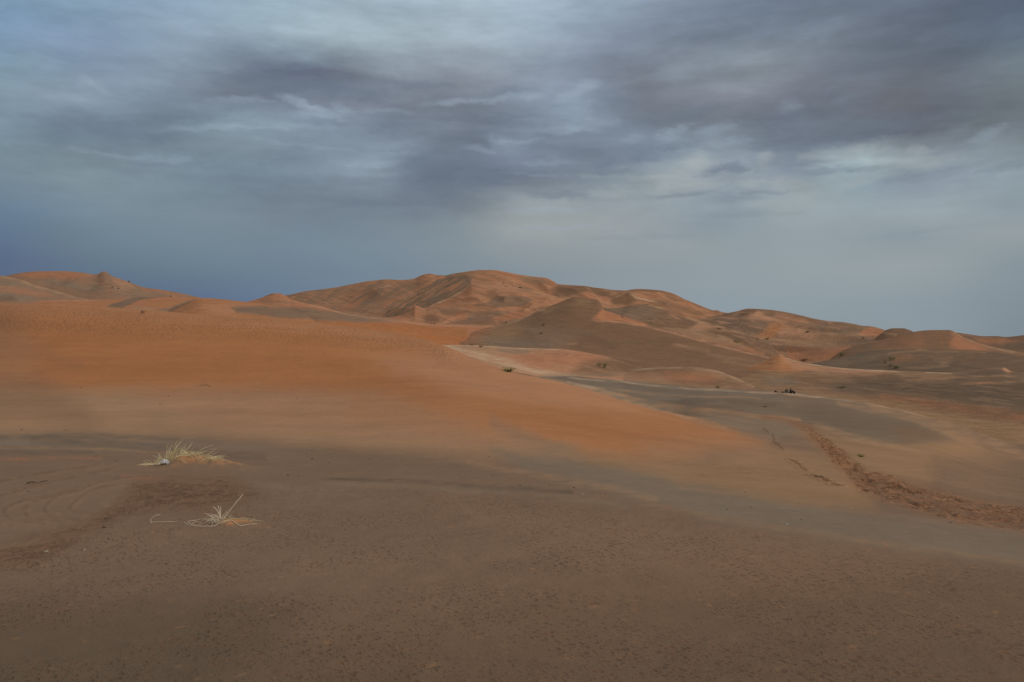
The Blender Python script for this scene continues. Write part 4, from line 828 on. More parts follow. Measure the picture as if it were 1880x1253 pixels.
dune('sand_dune', -700, 470, [(-700, 520, 760), (-200, 516, 760), (0, 509, 760), (20, 505, 760), (38, 501.5, 760), (70, 498.2, 760), (110, 497.6, 760), (150, 501, 760), (172, 504.6, 760), (178, 504, 760), (184, 501.3, 760), (191, 499, 760), (195, 500, 760), (205, 507, 758), (220, 512.5, 756), (235, 517.5, 754), (247, 522, 752), (260, 527, 750), (275, 530, 750), (300, 533.5, 750), (320, 536.5, 750), (340, 541, 750), (358, 545, 750), (400, 555, 750), (470, 575, 750)],
     [[(-700, 585, 520), (0, 585, 520), (470, 600, 520)], [(-700, 556, 640), (0, 548, 640), (110, 542, 640), (160, 536, 640), (195, 530, 640), (235, 537, 640), (300, 552, 640), (470, 588, 640)]], 'mauve', [
        ('P', 'rust', [(30, 503), (70, 498), (140, 499), (180, 504), (150, 512), (90, 512), (40, 509)], 5, 0.9),
        ('P', 'slate', [(55, 516), (100, 513), (160, 522), (200, 532), (150, 535), (90, 524)], 4, 0.6),
        ('P', 'brown', [(180, 508), (189, 503), (196, 512), (200, 524), (182, 526)], 6, 0.2),  # shaded left face of the small peak, painted in
        ('P', 'peach', [(205, 508), (240, 520), (250, 530), (225, 535), (208, 525)], 4, 0.6),  # lit right side of the small peak, painted paler
        ('P', 'rust', [(250, 523), (310, 533), (350, 543), (320, 545), (270, 534)], 3, 0.7),
        ('P', 'grey', [(230, 524), (250, 530), (300, 538), (350, 548), (250, 548), (210, 542)], 4, 0.5),
     ], rows=70, amp=2.5, wav=55, step=2.2, warp=(4, 1.2, 40), streak=both(streaker(10, 40, 2.6, 'dust', 0.5, seed=4), streaker(12, 30, 2.2, 'rust', 0.4, seed=44)))

# the desert floor all of this stands on, out to the horizon
def plain():
    a = np.linspace(0, 2*math.pi, 97)[:-1]; R = np.array([40, 90, 200, 420, 900, 2000, 4500, 9000.0])
    xs = [0.0]; co = [(0, 0, -27.0)]
    for r in R:
        for t in a:
            x, y = r*math.cos(t), r*math.sin(t)
            co.append((x, y, -27 + 3*math.sin(x/170.0)*math.cos(y/140.0)*min(1, r/400)))
    fs = [(0, 1+i, 1+(i+1) % 96) for i in range(96)]
    for k in range(len(R)-1):
        for i in range(96):
            p, q = 1+k*96+i, 1+k*96+(i+1) % 96
            fs.append((p, p+96, q+96, q))
    me = bpy.data.meshes.new('desert_floor'); me.from_pydata(co, [], fs); me.update()
    at = me.attributes.new('sand', 'FLOAT_COLOR', 'POINT')
    at.data.foreach_set('color', np.tile(np.append(PAL['mauve'], 1), len(co)).astype(np.float32))
    at = me.attributes.new('tex', 'FLOAT_COLOR', 'POINT')
    at.data.foreach_set('color', np.zeros(len(co)*4, np.float32))
    me.materials.append(SAND)
    o = bpy.data.objects.new('desert_floor', me); col.objects.link(o); o['kind'] = 'structure'
plain()
# ------------------------------------------------------------------ placing things on the sand
def column(s, px):
    j = np.searchsorted(s.cols, px) - 1
    if j < 0 or j >= len(s.cols)-1: return None
    t = (px - s.cols[j]) / (s.cols[j+1] - s.cols[j])
    return s.co[:, j]*(1-t) + s.co[:, j+1]*t, s.gpy[:, j]*(1-t) + s.gpy[:, j+1]*t
def hit(px, py):
    """where the sand lies that is seen at this place of the photograph"""
    best = None
    for s in SHEETS:
        c = column(s, px)
        if c is None: continue
        co, g = c
        d = g - py
        k = np.nonzero((d[:-1] >= 0) & (d[1:] < 0))[0]
        if len(k):
            i = k[0]; t = d[i] / (d[i]-d[i+1]); p = co[i]*(1-t) + co[i+1]*t
            if best is None or p[1] < best[1]: best = p
    return Vector(best) if best is not None else None
def ground_at(px, D):
    co, g = column(GROUND, px)
    return Vector(((px-CX)/F*D, D, float(np.interp(D, co[:, 1], co[:, 2]))))
def ground_xy(x, y):
    return ground_at(CX + F*x/y, y).z

def tag(o, label, cat, group=None):
    o['label'] = label; o['category'] = cat
    if group: o['group'] = group
    return o
def empty(name, loc, rz=0.0):
    o = bpy.data.objects.new(name, None); col.objects.link(o); o.location = loc; o.rotation_euler = (0, 0, rz)
    o.empty_display_size = 0.1
    return o
def mesh_from(name, vs, fs, mat, parent=None, loc=None, smooth=True):
    me = bpy.data.meshes.new(name); me.from_pydata([tuple(v) for v in vs], [], fs); me.update()
    me.polygons.foreach_set('use_smooth', [smooth]*len(me.polygons))
    for m in (mat if isinstance(mat, list) else [mat]): me.materials.append(m)
    o = bpy.data.objects.new(name, me); col.objects.link(o)
    if parent: o.parent = parent
    if loc is not None: o.location = loc
    return o
def tube(vs, fs, pts, r0, r1, n=4):
    b = len(vs); m = len(pts)
    for i, p in enumerate(pts):
        a = pts[max(i-1, 0)]; c = pts[min(i+1, m-1)]; d = (Vector(c)-Vector(a)).normalized()
        u = d.cross(Vector((0.13, 0.2, 1.0)) if abs(d.z) < 0.9 else Vector((1, 0, 0))).normalized(); w = d.cross(u)
        r = r0 + (r1-r0)*i/(m-1)
        for k in range(n):
            t = 2*math.pi*k/n; vs.append(Vector(p) + u*(r*math.cos(t)) + w*(r*math.sin(t)))
    for i in range(m-1):
        for k in range(n):
            q = (k+1) % n; fs.append((b+i*n+k, b+i*n+q, b+(i+1)*n+q, b+(i+1)*n+k))
def blade_pts(p, az, el, L, droop, n=6, wob=0.0):
    pts = [Vector(p)]; e = el; a = az
    for i in range(n):
        d = Vector((math.cos(a)*math.cos(e), math.sin(a)*math.cos(e), math.sin(e)))
        pts.append(pts[-1] + d*(L/n)); e -= droop/n; a += random.uniform(-wob, wob)
    return pts
def rough_stone(name, r, seed, mat, flat=0.65):
    rnd = random.Random(seed); bm = bmesh.new(); bmesh.ops.create_icosphere(bm, subdivisions=2, radius=1)
    k = [Vector((rnd.gauss(0, 1), rnd.gauss(0, 1), rnd.gauss(0, 1))).normalized() for _ in range(7)]
    cut = [rnd.uniform(0.62, 0.95) for _ in k]
    for v in bm.verts:
        for n, c in zip(k, cut):
            d = v.co.dot(n)
            if d > c: v.co -= n*(d-c)
    sx, sy = rnd.uniform(0.9, 1.5), rnd.uniform(0.7, 1.0)
    for v in bm.verts: v.co = Vector((v.co.x*sx, v.co.y*sy, v.co.z*flat)) * r
    me = bpy.data.meshes.new(name); bm.to_mesh(me); bm.free(); me.materials.append(mat)
    o = bpy.data.objects.new(name, me); col.objects.link(o); o.rotation_euler = (0, 0, rnd.uniform(0, 6.28))
    return o

# ------------------------------------------------------------------ the larger dry tuft with its scrap of plastic
def gx(px, D): return (px-CX)/F*D
t1 = empty('grass_tuft', ground_at(315, 11.0))
tag(t1, 'larger dry yellow grass tuft with a sand mound blown up against its right side', 'grass tuft', 'dry grass tufts in the near sand')
O1 = t1.location
def local_ground(O, dx, dy): return ground_xy(O.x+dx, O.y+dy) - O.z
random.seed(11)
def tuft_part(name, mat, specs, O, root, thick=1.0):
    vs, fs = [], []
    for (dx0, dx1, dy, n, az, azs, el, els, L, Ls, droop, r) in specs:
        for _ in range(n):
            x = random.uniform(dx0, dx1); y = random.uniform(-dy, dy)
            p = (x, y, local_ground(O, x, y) - 0.008)
            pts = blade_pts(p, az + random.gauss(0, azs), max(0.02, el + random.gauss(0, els)), max(0.03, L + random.gauss(0, Ls)), droop*random.uniform(0.3, 1.5), 6, 0.10)
            for q in pts[1:]:
                g = local_ground(O, q.x, q.y) + 0.004
                if q.z < g: q.z = g
            tube(vs, fs, pts, r*thick*random.uniform(0.8, 1.2), r*0.35*thick, 3)
    return mesh_from(name, vs, fs, mat, root)
P = math.pi
tuft_part('tall_blades', STRAW, [(-0.09, -0.05, 0.03, 14, 0.5, 0.5, 1.15, 0.15, 0.24, 0.05, 0.35, 0.0048), (-0.06, -0.03, 0.03, 9, 0.0, 0.4, 1.08, 0.1, 0.29, 0.03, 0.25, 0.0050)], O1, t1)
tuft_part('blades', GREENSTRAW, [(-0.22, -0.04, 0.05, 26, P/2+0.6, 1.0, 1.1, 0.25, 0.13, 0.03, 0.5, 0.004), (0.0, 0.26, 0.06, 34, P/2, 1.2, 1.0, 0.3, 0.13, 0.04, 0.9, 0.0045)], O1, t1)
tuft_part('fallen_straw', STRAW, [(-0.15, 0.10, 0.10, 46, 0.2, 1.2, 0.35, 0.25, 0.16, 0.04, 0.8, 0.0045), (0.05, 0.62, 0.16, 90, 0.1, 0.7, 0.25, 0.2, 0.18, 0.05, 0.7, 0.0042),
                                     (-0.30, -0.12, 0.07, 26, P+0.2, 0.7, 0.3, 0.2, 0.15, 0.04, 0.7, 0.0042), (0.2, 0.34, 0.05, 6, 0.0, 0.5, 0.8, 0.2, 0.24, 0.03, 1.9, 0.004), (0.60, 0.66, 0.03, 7, 2.0, 0.9, 0.8, 0.3, 0.09, 0.03, 1.6, 0.0028)], O1, t1)
def crumple(name, loc, sx, sy, sz, seed, mat):
    n = 15; vs = []; fs = []
    rs = np.random.RandomState(seed); off = rs.rand()*50
    for i in range(n):
        for j in range(n):
            u, v = i/(n-1)*2-1, j/(n-1)*2-1
            h = math.exp(-(u*1.1+0.25)**2*1.6 - v*v*1.2) + 0.55*math.exp(-((u-0.65)/0.35)**2 - ((v+0.1)/0.5)**2)
            h += 0.35*float(noise2(np.array(u*3.1+off), np.array(v*3.1)))+0.18*abs(float(noise2(np.array(u*7.1), np.array(v*7.1+off))))
            vs.append((u*sx*(1+0.2*math.sin(v*5)), v*sy*(1+0.25*math.sin(u*4+1)), max(0.0, h)*sz))
            if i < n-1 and j < n-1: a = i*n+j; fs.append((a, a+n, a+n+1, a+1))
    o = mesh_from(name, vs, fs, mat, None, loc, smooth=False)
    md = o.modifiers.new('thickness', 'SOLIDIFY'); md.thickness = 0.002
    return o
sc_ = crumple('plastic_scrap', ground_at(303, 10.85) + Vector((0, 0, -0.004)), 0.062, 0.05, 0.062, 3, PLASTIC)
sc_.rotation_euler = (0, 0, 0.15)
tag(sc_, 'crumpled pale bluish white plastic scrap caught at the foot of the larger grass tuft', 'litter')

# ------------------------------------------------------------------ the smaller, bleached tuft with its leaning stalk
t2 = empty('grass_tuft', ground_at(404, 7.45))
tag(t2, 'smaller bleached grass tuft with one long straight stalk leaning to the right', 'grass tuft', 'dry grass tufts in the near sand')
O2 = t2.location; U = 7.45/F
vs, fs = [], []
g0 = local_ground(O2, 0.01, 0)
st = [Vector((0.01+0.19*t, 0.02*t, g0-0.01+0.245*t + 0.006*math.sin(t*3))) for t in np.linspace(0, 1, 9)]
tube(vs, fs, st, 0.0046, 0.0036, 5); tube(vs, fs, [st[-2], st[-1], st[-1]+Vector((0.012, 0, 0.018))], 0.0052, 0.0015, 5)
mesh_from('stalk', vs, fs, BLEACH, t2)
random.seed(5)
vs, fs = [], []
for k in range(60):
    x = random.uniform(-0.065, 0.03); y = random.uniform(-0.03, 0.03)
    p = Vector((x, y, local_ground(O2, x, y)-0.01))
    pts = blade_pts(p, random.uniform(0, 6.28), random.uniform(0.6, 1.4), random.uniform(0.08, 0.19), random.uniform(0.8, 3.4), 8, 0.45)
    for q in pts[1:]:
        g = local_ground(O2, q.x, q.y)+0.003
        if q.z < g: q.z = g
    tube(vs, fs, pts, random.uniform(0.0022, 0.0036), 0.0012, 3)
for k in range(3):
    pts = blade_pts((0.0+0.006*k, 0, g0-0.01), 1.9+0.3*k, 1.35, 0.15+0.02*k, 0.5+0.4*k, 7, 0.1); tube(vs, fs, pts, 0.0042, 0.003, 4)
mesh_from('root_tangle', vs, fs, BLEACH, t2)
def lying(name, pxs, D, r, mat, parent=None, O=Vector((0, 0, 0)), lift=0.004):
    vs, fs = [], []
    pts = []
    for (px, py) in smooth_path(pxs, 4):
        h = hit(px, py)
        pts.append(Vector((h.x, h.y, h.z+lift)) - O)
    tube(vs, fs, pts, r, r*0.6, 4)
    return mesh_from(name, vs, fs, mat, parent)
lying('fallen_stem', [(399, 962), (412, 958), (425, 957), (433, 962), (442, 966.5), (456, 964), (471, 963)], 7.4, 0.0042, BLEACH, t2, O2)
lying('fallen_stem', [(345, 961), (356, 966), (372, 967.5), (388, 967.5), (400, 964)], 7.3, 0.0036, BLEACH, t2, O2)
lying('fallen_stem', [(398, 964), (410, 961), (420, 955), (432, 953)], 7.4, 0.003, BLEACH, t2, O2)
random.seed(8)
vs, fs = [], []
for k in range(16):
    x = random.uniform(0.04, 0.33); y = random.uniform(-0.05, 0.06)
    p = Vector((x, y, local_ground(O2, x, y)-0.004)); pts = blade_pts(p, random.uniform(-0.6, 0.6), 0.3, random.uniform(0.06, 0.12), 0.6, 5, 0.2)
    for q in pts[1:]:
        g = local_ground(O2, q.x, q.y)+0.003
        if q.z < g: q.z = g
    tube(vs, fs, pts, 0.0022, 0.001, 3)
mesh_from('fallen_straw', vs, fs, STRAW, t2)
def own_base(o):
    """moves the origin of a mesh thing to the middle of its foot"""
    me = o.data; n = len(me.vertices); a = np.zeros(n*3, np.float32); me.vertices.foreach_get('co', a); a = a.reshape(-1, 3)
    c = np.array([(a[:, 0].min()+a[:, 0].max())/2, (a[:, 1].min()+a[:, 1].max())/2, a[:, 2].min()], np.float32)
    me.vertices.foreach_set('co', (a-c).ravel()); me.update(); o.location = Vector(o.location) + Vector(c.tolist())
    return o
def multi(name, paths, r, mat):
    vs, fs = [], []
    for i, P_ in enumerate(paths):
        pts = []
        for (px, py, up) in smooth_path(P_, 4):
            h = hit(px, py); pts.append(Vector((h.x, h.y, h.z+0.003+up)))
        tube(vs, fs, pts, r*(1 if i == 0 else 0.8), r*0.5, 4)
    return own_base(mesh_from(name, vs, fs, mat))
tag(multi('curled_twig', [[(294, 960, .072), (287, 960, .066), (281, 960, .05), (277, 960, .028), (277, 960.5, 0), (282, 959.5, 0), (300, 959, 0), (325, 958.5, 0)]], 0.003, BLEACH),
    'thin curled pale stem arching up from the sand left of the smaller tuft', 'twig')
tag(multi('broken_straw', [[(338, 960, 0), (345, 964, 0), (353, 966, 0)], [(352, 963, .0), (358, 961, .01), (368, 960.5, .004)], [(344, 958.5, 0), (358, 957.5, .006), (371, 953, .0)]], 0.0032, BLEACH),
    'small bundle of pale broken stems lying just left of the smaller tuft', 'straw')

# ------------------------------------------------------------------ shrubs and clumps
def shrub_mesh(name, w, h, n, mat, seed, leaf=0.05, spiky=False, twigs=None):
    rnd = random.Random(seed); vs, fs = [], []; mi = []
    lobes = [(rnd.uniform(-0.32, 0.32)*w, rnd.uniform(-0.25, 0.25)*w, rnd.uniform(0.25, 0.62)*h, rnd.uniform(0.22, 0.40)*w) for _ in range(6)]
    for k in range(n):
        if spiky:
            a = rnd.uniform(0, 6.28); rr = rnd.uniform(0, 0.2)*w; e = rnd.uniform(0.35, 1.45)
            L = h*rnd.uniform(0.5, 1.05)/max(0.55, math.sin(e)); L = min(L, w*0.62)
            pts = [Vector((rr*math.cos(a), rr*math.sin(a), -0.02*h))]; ee = e
            for i in range(4):
                pts.append(pts[-1] + Vector((math.cos(a)*math.cos(ee), math.sin(a)*math.cos(ee), math.sin(ee)))*L/4); ee -= rnd.uniform(0.05, 0.25); a += rnd.uniform(-0.15, 0.15)
            tube(vs, fs, pts, leaf*0.5, leaf*0.15, 3)
        else:
            lx, ly, lz, lr = lobes[rnd.randrange(6)]
            d = Vector((rnd.gauss(0, 1), rnd.gauss(0, 1), rnd.gauss(0, 1))).normalized()*lr*rnd.uniform(0.35, 1.05)
            c = Vector((lx+d.x, ly+d.y, max(0.02*h, lz+d.z*h/w*0.9)))
            u = Vector((rnd.gauss(0, 1), rnd.gauss(0, 1), rnd.gauss(0, 1)+0.6)).normalized()*leaf*rnd.uniform(0.7, 1.6)
            v = u.cross(Vector((rnd.gauss(0, 1), rnd.gauss(0, 1), rnd.gauss(0, 1)))).normalized()*leaf*0.35
            b = len(vs); vs += [c-u, c+v, c+u, c-v]; fs.append((b, b+1, b+2, b+3))
    nl = len(fs)
    for k in range(9 if not spiky else 0):
        lx, ly, lz, lr = lobes[k % 6]
        tube(vs, fs, [Vector((lx*0.1, ly*0.1, -0.03*h)), Vector((lx*0.5, ly*0.5, lz*0.5)), Vector((lx + rnd.uniform(-.1, .1)*w, ly, lz+lr*0.5*h/w))], 0.018*w, 0.006*w, 4)
    me = bpy.data.meshes.new(name); me.from_pydata([tuple(v) for v in vs], [], fs); me.update()
    me.materials.append(mat); me.materials.append(TWIG)
    idx = np.zeros(len(fs), np.int32); idx[nl:] = 1; me.polygons.foreach_set('material_index', idx)
    o = bpy.data.objects.new(name, me); col.objects.link(o)
    return o
SG = 'shrubs and clumps scattered over the far dunes'
# name, px, py(foot), width px, height px, material, spiky, label
SHRUBS = [
    ('grass_clump', 933, 683, 24, 11, GREEN, True, 'low green grass clump on the sloping right edge of the near orange dune', 'grass'),
    ('shrub', 1111, 676, 14, 14, GREEN, False, 'round dark green bush at the foot of the broad brown dune', 'shrub'),
    ('shrub', 1101, 673, 11, 9, OLIVE, False, 'thin olive bush just left of the round dark green bush', 'shrub'),
    ('shrub', 998, 600, 8, 8, TWIG, False, 'dark bush alone high on the left flank of the broad brown dune', 'shrub'),
    ('grass_clump', 993, 613, 7, 6, OLIVE, True, 'faint dry clump below the dark bush on the brown dune', 'grass'),
    ('shrub', 929, 594.5, 6, 5, TWIG, False, 'tiny dark bush where the pale crest of the brown dune begins', 'shrub'),
    ('shrub', 797, 596, 5, 4, TWIG, False, 'right one of two tiny dark bushes at the base of the great dune', 'shrub'),
    ('shrub', 792, 595.5, 4, 3.5, TWIG, False, 'left one of two tiny dark bushes at the base of the great dune', 'shrub'),
    ('shrub', 262, 575.5, 9, 7, TWIG, False, 'small dark bush just behind the crest of the near orange dune', 'shrub'),
    ('shrub', 237, 519, 6, 5, TWIG, False, 'dark bush on the skyline of the far left hill', 'shrub'),
    ('shrub', 206, 530, 5, 5, TWIG, False, 'left one of two dots of brush below the small peak of the far left hill', 'shrub'),
    ('shrub', 217.5, 531.5, 5, 4, TWIG, False, 'right one of two dots of brush below the small peak of the far left hill', 'shrub'),
    ('shrub', 313, 546, 5, 4.5, TWIG, False, 'dark dot of brush low on the right end of the far left hill', 'shrub'),
    ('grass_clump', 866, 634.5, 7, 8, DRYBRUSH, True, 'upright brown dry clump left on the pale basin rim', 'grass'),
    ('grass_clump', 883, 638, 9, 8, DRYBRUSH, True, 'leaning brown dry clump right on the pale basin rim', 'grass'),
    ('grass_clump', 1317, 712, 9, 7, OLIVE, True, 'yellowish dry clump on the pale crest left of the seated people', 'grass'),
    ('grass_clump', 1404, 748, 10, 11, OLIVE, True, 'small brown green clump in the grey hollow below the seated people', 'grass'),
    ('grass_clump', 1580, 839, 12, 10, GREEN, True, 'pale green clump beside the trampled trail', 'grass'),
    ('shrub', 1544, 655, 12, 9, GREEN, False, 'green bush at the edge of the orange hollow on the right', 'shrub'),
    ('shrub', 1636, 662, 14, 8, GREEN, False, 'topmost bush of the small green group on the dark right dune', 'shrub'),
    ('shrub', 1625, 667.5, 8, 7, GREEN, False, 'leftmost bush of the small green group on the dark right dune', 'shrub'),
    ('shrub', 1635, 673, 8, 6, GREEN, False, 'middle small bush of the small green group on the dark right dune', 'shrub'),
    ('shrub', 1645, 677, 13, 8, GREEN, False, 'lowest and widest bush of the green group on the dark right dune', 'shrub'),
    ('grass_clump', 1545, 713, 16, 7, OLIVE, True, 'faint olive clump on the brown apron right of the seated people', 'grass'),
    ('shrub', 1320, 605, 8, 4, OLIVE, False, 'low olive bush on the slope under the saddle of the great dune', 'shrub'),
    ('shrub', 1390, 624, 6, 4, OLIVE, False, 'left one of two olive bushes under the orange far peak', 'shrub'),
    ('shrub', 1408, 624, 11, 5, OLIVE, False, 'right, wider one of two olive bushes under the orange far peak', 'shrub'),
    ('shrub', 1352, 629, 13, 5, OLIVE, False, 'yellowish bush on the sandy ridge behind the brown dune', 'shrub'),
    ('shrub', 1475, 663, 16, 6, DRYBRUSH, False, 'flat brown bush in the hollow right behind the orange peak', 'shrub'),
    ('shrub', 1482, 611, 9, 4.5, TWIG, False, 'dark brush on the far slope left of the dark far facet', 'shrub'),
    ('shrub', 1143, 583.5, 5, 4, DRYBRUSH, False, 'speck of brush on the pale crest right of the orange slip', 'shrub'),
    ('shrub', 1195, 594, 5, 3.5, OLIVE, False, 'speck of brush on the dark ridge behind the brown dune', 'shrub'),
    ('shrub', 1585, 622, 6, 4, DRYBRUSH, False, 'speck of brown brush below the small orange far peak', 'shrub'),
    ('shrub', 1669.5, 713.5, 3, 6, TWIG, True, 'right one of three dark upright twigs on the dark right slope', 'shrub'),
    ('shrub', 1664.5, 714.5, 3, 5, TWIG, True, 'middle one of three dark upright twigs on the dark right slope', 'shrub'),
    ('shrub', 1659, 716, 3, 4, TWIG, True, 'left one of three dark upright twigs on the dark right slope', 'shrub'),
    ('shrub', 924, 521, 4, 2.5, TWIG, False, 'uppermost dark dot of brush on the orange face of the great dune', 'shrub'),
    ('shrub', 928, 527, 4, 2.5, TWIG, False, 'lower dark dot of brush on the orange face of the great dune', 'shrub'),
    ('shrub', 955, 529.5, 8, 2.5, TWIG, False, 'flat dark patch of brush on the orange face of the great dune', 'shrub'),
]
for i, (nm, px, py, wp, hp, mat, spk, lab, cat) in enumerate(SHRUBS):
    h = hit(px, py)
    if h is None:
        print('no ground for', lab); continue
    u = h.y/F
    w, ht = wp*u, hp*u
    o = shrub_mesh(nm, w, ht, 70 if spk else 260, mat, 100+i, leaf=(0.035*w if spk else 0.05*w), spiky=spk)
    o.location = h; tag(o, lab, cat, SG)

# twig and bits along the foot of the orange dune
tag(multi('dry_twig', [[(372, 709, 0), (376, 708, .05), (380, 707, .02)], [(368, 710, 0), (374, 708, .06), (377, 705, .09)], [(384, 710, 0), (380, 708, .06), (375, 704, .1)], [(386, 711, .0), (382, 709.5, .04), (362, 708, 0)]], 0.007, DRYBRUSH),
    'low tangle of dry orange brown twigs at the foot of the near orange dune', 'twigs')
tag(multi('dead_stick', [[(48, 890, .01), (56, 889, .02), (64, 888.5, .015), (72, 888, .0)], [(52, 889.5, .01), (60, 889.5, .03), (63, 890, .0)], [(72, 886, 0), (84, 885, .01), (88, 884, 0)]], 0.005, PEBBLE),
    'short dark stick lying on the smooth rutted sand at far left', 'stick')
BITS = [(470, 712), (483, 713), (492, 714), (505, 713), (521, 712), (536, 713.5), (552, 712), (566, 713), (588, 712), (612, 712.5), (634, 713), (660, 712.5)]
for i, (px, py) in enumerate(BITS):
    o = rough_stone('sand_clod', 0.028, 300+i, DRYBRUSH, 0.5); o.location = hit(px, py)
    tag(o, 'tiny brown clod in the thin row along the foot of the near orange dune', 'clod', 'clods along the foot of the orange dune')
# loose stones and droppings
G1 = 'dark pebbles on the near sand'; G2 = 'pale pebbles on the near sand'
STONES = [
    (529, 873, 4, 0, 'dark pebble right of the larger tuft on the brink of the grey flat'),
    (548, 874, 2.2, 0, 'tiny dark pebble just right of the one on the brink of the grey flat'),
    (573, 843, 4.4, 0, 'biggest dark pebble on the grey band right of the larger tuft'),
    (562, 833, 2.2, 0, 'small dark pebble just above the biggest dark pebble'),
    (605, 850, 3, 0, 'dark pebble right below the biggest dark pebble'),
    (679, 843, 2.8, 0, 'lone dark pebble on the middle of the grey band'),
    (897, 839, 2.6, 0, 'dark pebble where the tan sand meets the grey band in the middle'),
    (905, 873, 2.8, 0, 'dark pebble above the dark line of the low step'),
    (955, 892, 3.2, 0, 'left one of the pair of dark pebbles in the low step'),
    (973, 893, 3, 0, 'right one of the pair of dark pebbles in the low step'),
    (1010, 892, 2.6, 0, 'dark pebble midway between the pair and the right end of the low step'),
    (1054, 896, 3.6, 0, 'dark pebble at the right end of the low step'),
    (1111, 909, 2.6, 0, 'dark pebble beyond the right end of the low step'),
    (1335, 936, 3.4, 0, 'dark pebble on the lower rim of the grey band on the right'),
    (1367, 905, 2.4, 0, 'dark pebble on the upper part of the grey band on the right'),
    (1379, 932, 2.4, 0, 'dark pebble in the middle of the grey band on the right'),
    (1471, 954, 2.6, 0, 'dark pebble in the grey band below the end of the footprints'),
    (1393, 994, 2.6, 0, 'dark pebble on the pitted ground below the grey band'),
    (1745, 960, 4.2, 0, 'dark pebble cluster below the wide part of the trampled trail'),
    (1658, 1063, 3, 0, 'dark pebble far down on the pitted ground at right'),
    (40, 789, 2.8, 0, 'left one of two dark pebbles above the streaked band at far left'),
    (121, 790, 3, 0, 'right one of two dark pebbles above the streaked band at far left'),
    (176, 838, 3, 0, 'dark pebble on the rim line left of the larger tuft'),
    (214, 847, 3, 0, 'dark pebble between the rim line and the larger tuft'),
    (52, 903, 2.6, 0, 'dark pebble below the short dark stick at far left'),
    (193, 953, 3.6, 0, 'upper one of two dark pebbles left of the curled stem'),
    (191, 969, 5.5, 0, 'lower, larger one of two dark pebbles left of the curled stem'),
    (199, 990, 4, 0, 'dark pebble below the two pebbles left of the curled stem'),
    (329, 953.5, 3, 0, 'dark pebble between the curled stem and the smaller tuft'),
    (288, 977, 3, 0, 'dark pebble below the curled stem'),
    (305, 1036, 4.4, 0, 'dark pebble lowest on the left, below the smaller tuft'),
    (456, 929, 3, 0, 'dark pebble near the tip of the leaning stalk'),
    (462, 950, 3, 0, 'dark pebble right of the smaller tuft'),
    (554, 924, 2.6, 0, 'dark pebble on the grey patch right of the leaning stalk'),
    (148, 712, 2.6, 0, 'dark pebble at the stained left foot of the orange dune'),
    (294, 743, 2.6, 0, 'dark pebble on the tan flat below the orange dune, left'),
    (310, 728, 2.2, 0, 'dark pebble just above the left one on the tan flat'),
    (546, 732, 2.4, 0, 'dark pebble on the tan flat below the orange dune, middle'),
    (594, 650, 2.2, 0, 'brown speck of stone high on the face of the near orange dune'),
    (85, 1013, 6, 1, 'flat pale chip on the reddish ground at lower left'),
    (155, 1010, 5, 1, 'bright pale chip right of the flat pale chip at lower left'),
    (839, 877, 2.2, 1, 'white pebble just above the dark line of the low step'),
    (1070, 907.5, 4, 1, 'pale chip past the right end of the low step'),
    (1445, 963.5, 6, 1, 'flat pale chip on the lower rim of the grey band'),
    (1564, 932, 3.2, 1, 'pale pebble in the grey band left of the trail'),
    (1599, 955, 3, 1, 'white pebble in the grey band under the trail'),
    (1664, 977, 4, 1, 'pale chip in the grey band farthest below the trail'),
    (1697, 900, 2.6, 1, 'white pebble on the upper side of the trampled trail'),
    (1854, 933, 2.6, 1, 'white pebble on the upper side of the trail near the right margin'),
]
for i, (px, py, wp, pale, lab) in enumerate(STONES):
    h = hit(px, py); u = h.y/F
    o = rough_stone('pebble', wp*u*0.5, 500+i, CHALK if pale else PEBBLE, 0.42 if pale else 0.7)
    o.location = h + Vector((0, 0, wp*u*0.06)); tag(o, lab, 'pebble', G2 if pale else G1)

# ------------------------------------------------------------------ two people sitting on the crest with their things
SKIN = simple_mat('skin', (0.30, 0.18, 0.12), 0.6, 0.1)
HAIR = simple_mat('hair', (0.015, 0.012, 0.011), 0.6)
DARKCLOTH = simple_mat('dark_cloth', (0.030, 0.030, 0.034), 0.9)
BROWNCLOTH = simple_mat('brown_cloth', (0.055, 0.035, 0.026), 0.9)
TEAL = simple_mat('grey_teal_cloth', (0.12, 0.15, 0.145), 0.9)
PALECLOTH = simple_mat('pale_cloth', (0.42, 0.40, 0.42), 0.9)
def skin_mesh(name, joints, bones, mat, parent, levels=2):
    """joints: {name: ((x,y,z), radius)}; the first joint is the root"""
    keys = list(joints); me = bpy.data.meshes.new(name)
    me.from_pydata([joints[k][0] for k in keys], [(keys.index(a), keys.index(b)) for a, b in bones], [])
    o = bpy.data.objects.new(name, me); col.objects.link(o)
    sk = o.modifiers.new('skin', 'SKIN'); sk.use_smooth_shade = True
    if not me.skin_vertices: me.skin_vertices.new()
    for i, k in enumerate(keys):
        r = joints[k][1]; r = r if isinstance(r, tuple) else (r, r)
        me.skin_vertices[0].data[i].radius = r; me.skin_vertices[0].data[i].use_root = (i == 0)
    ss = o.modifiers.new('smooth', 'SUBSURF'); ss.levels = levels; ss.render_levels = levels
    dg = bpy.context.evaluated_depsgraph_get(); ev = o.evaluated_get(dg)
    nm = bpy.data.meshes.new_from_object(ev); nm.name = name
    o.modifiers.clear(); o.data = nm; bpy.data.meshes.remove(me)
    nm.materials.clear(); nm.materials.append(mat); nm.polygons.foreach_set('use_smooth', [True]*len(nm.polygons))
    o.parent = parent
    return o
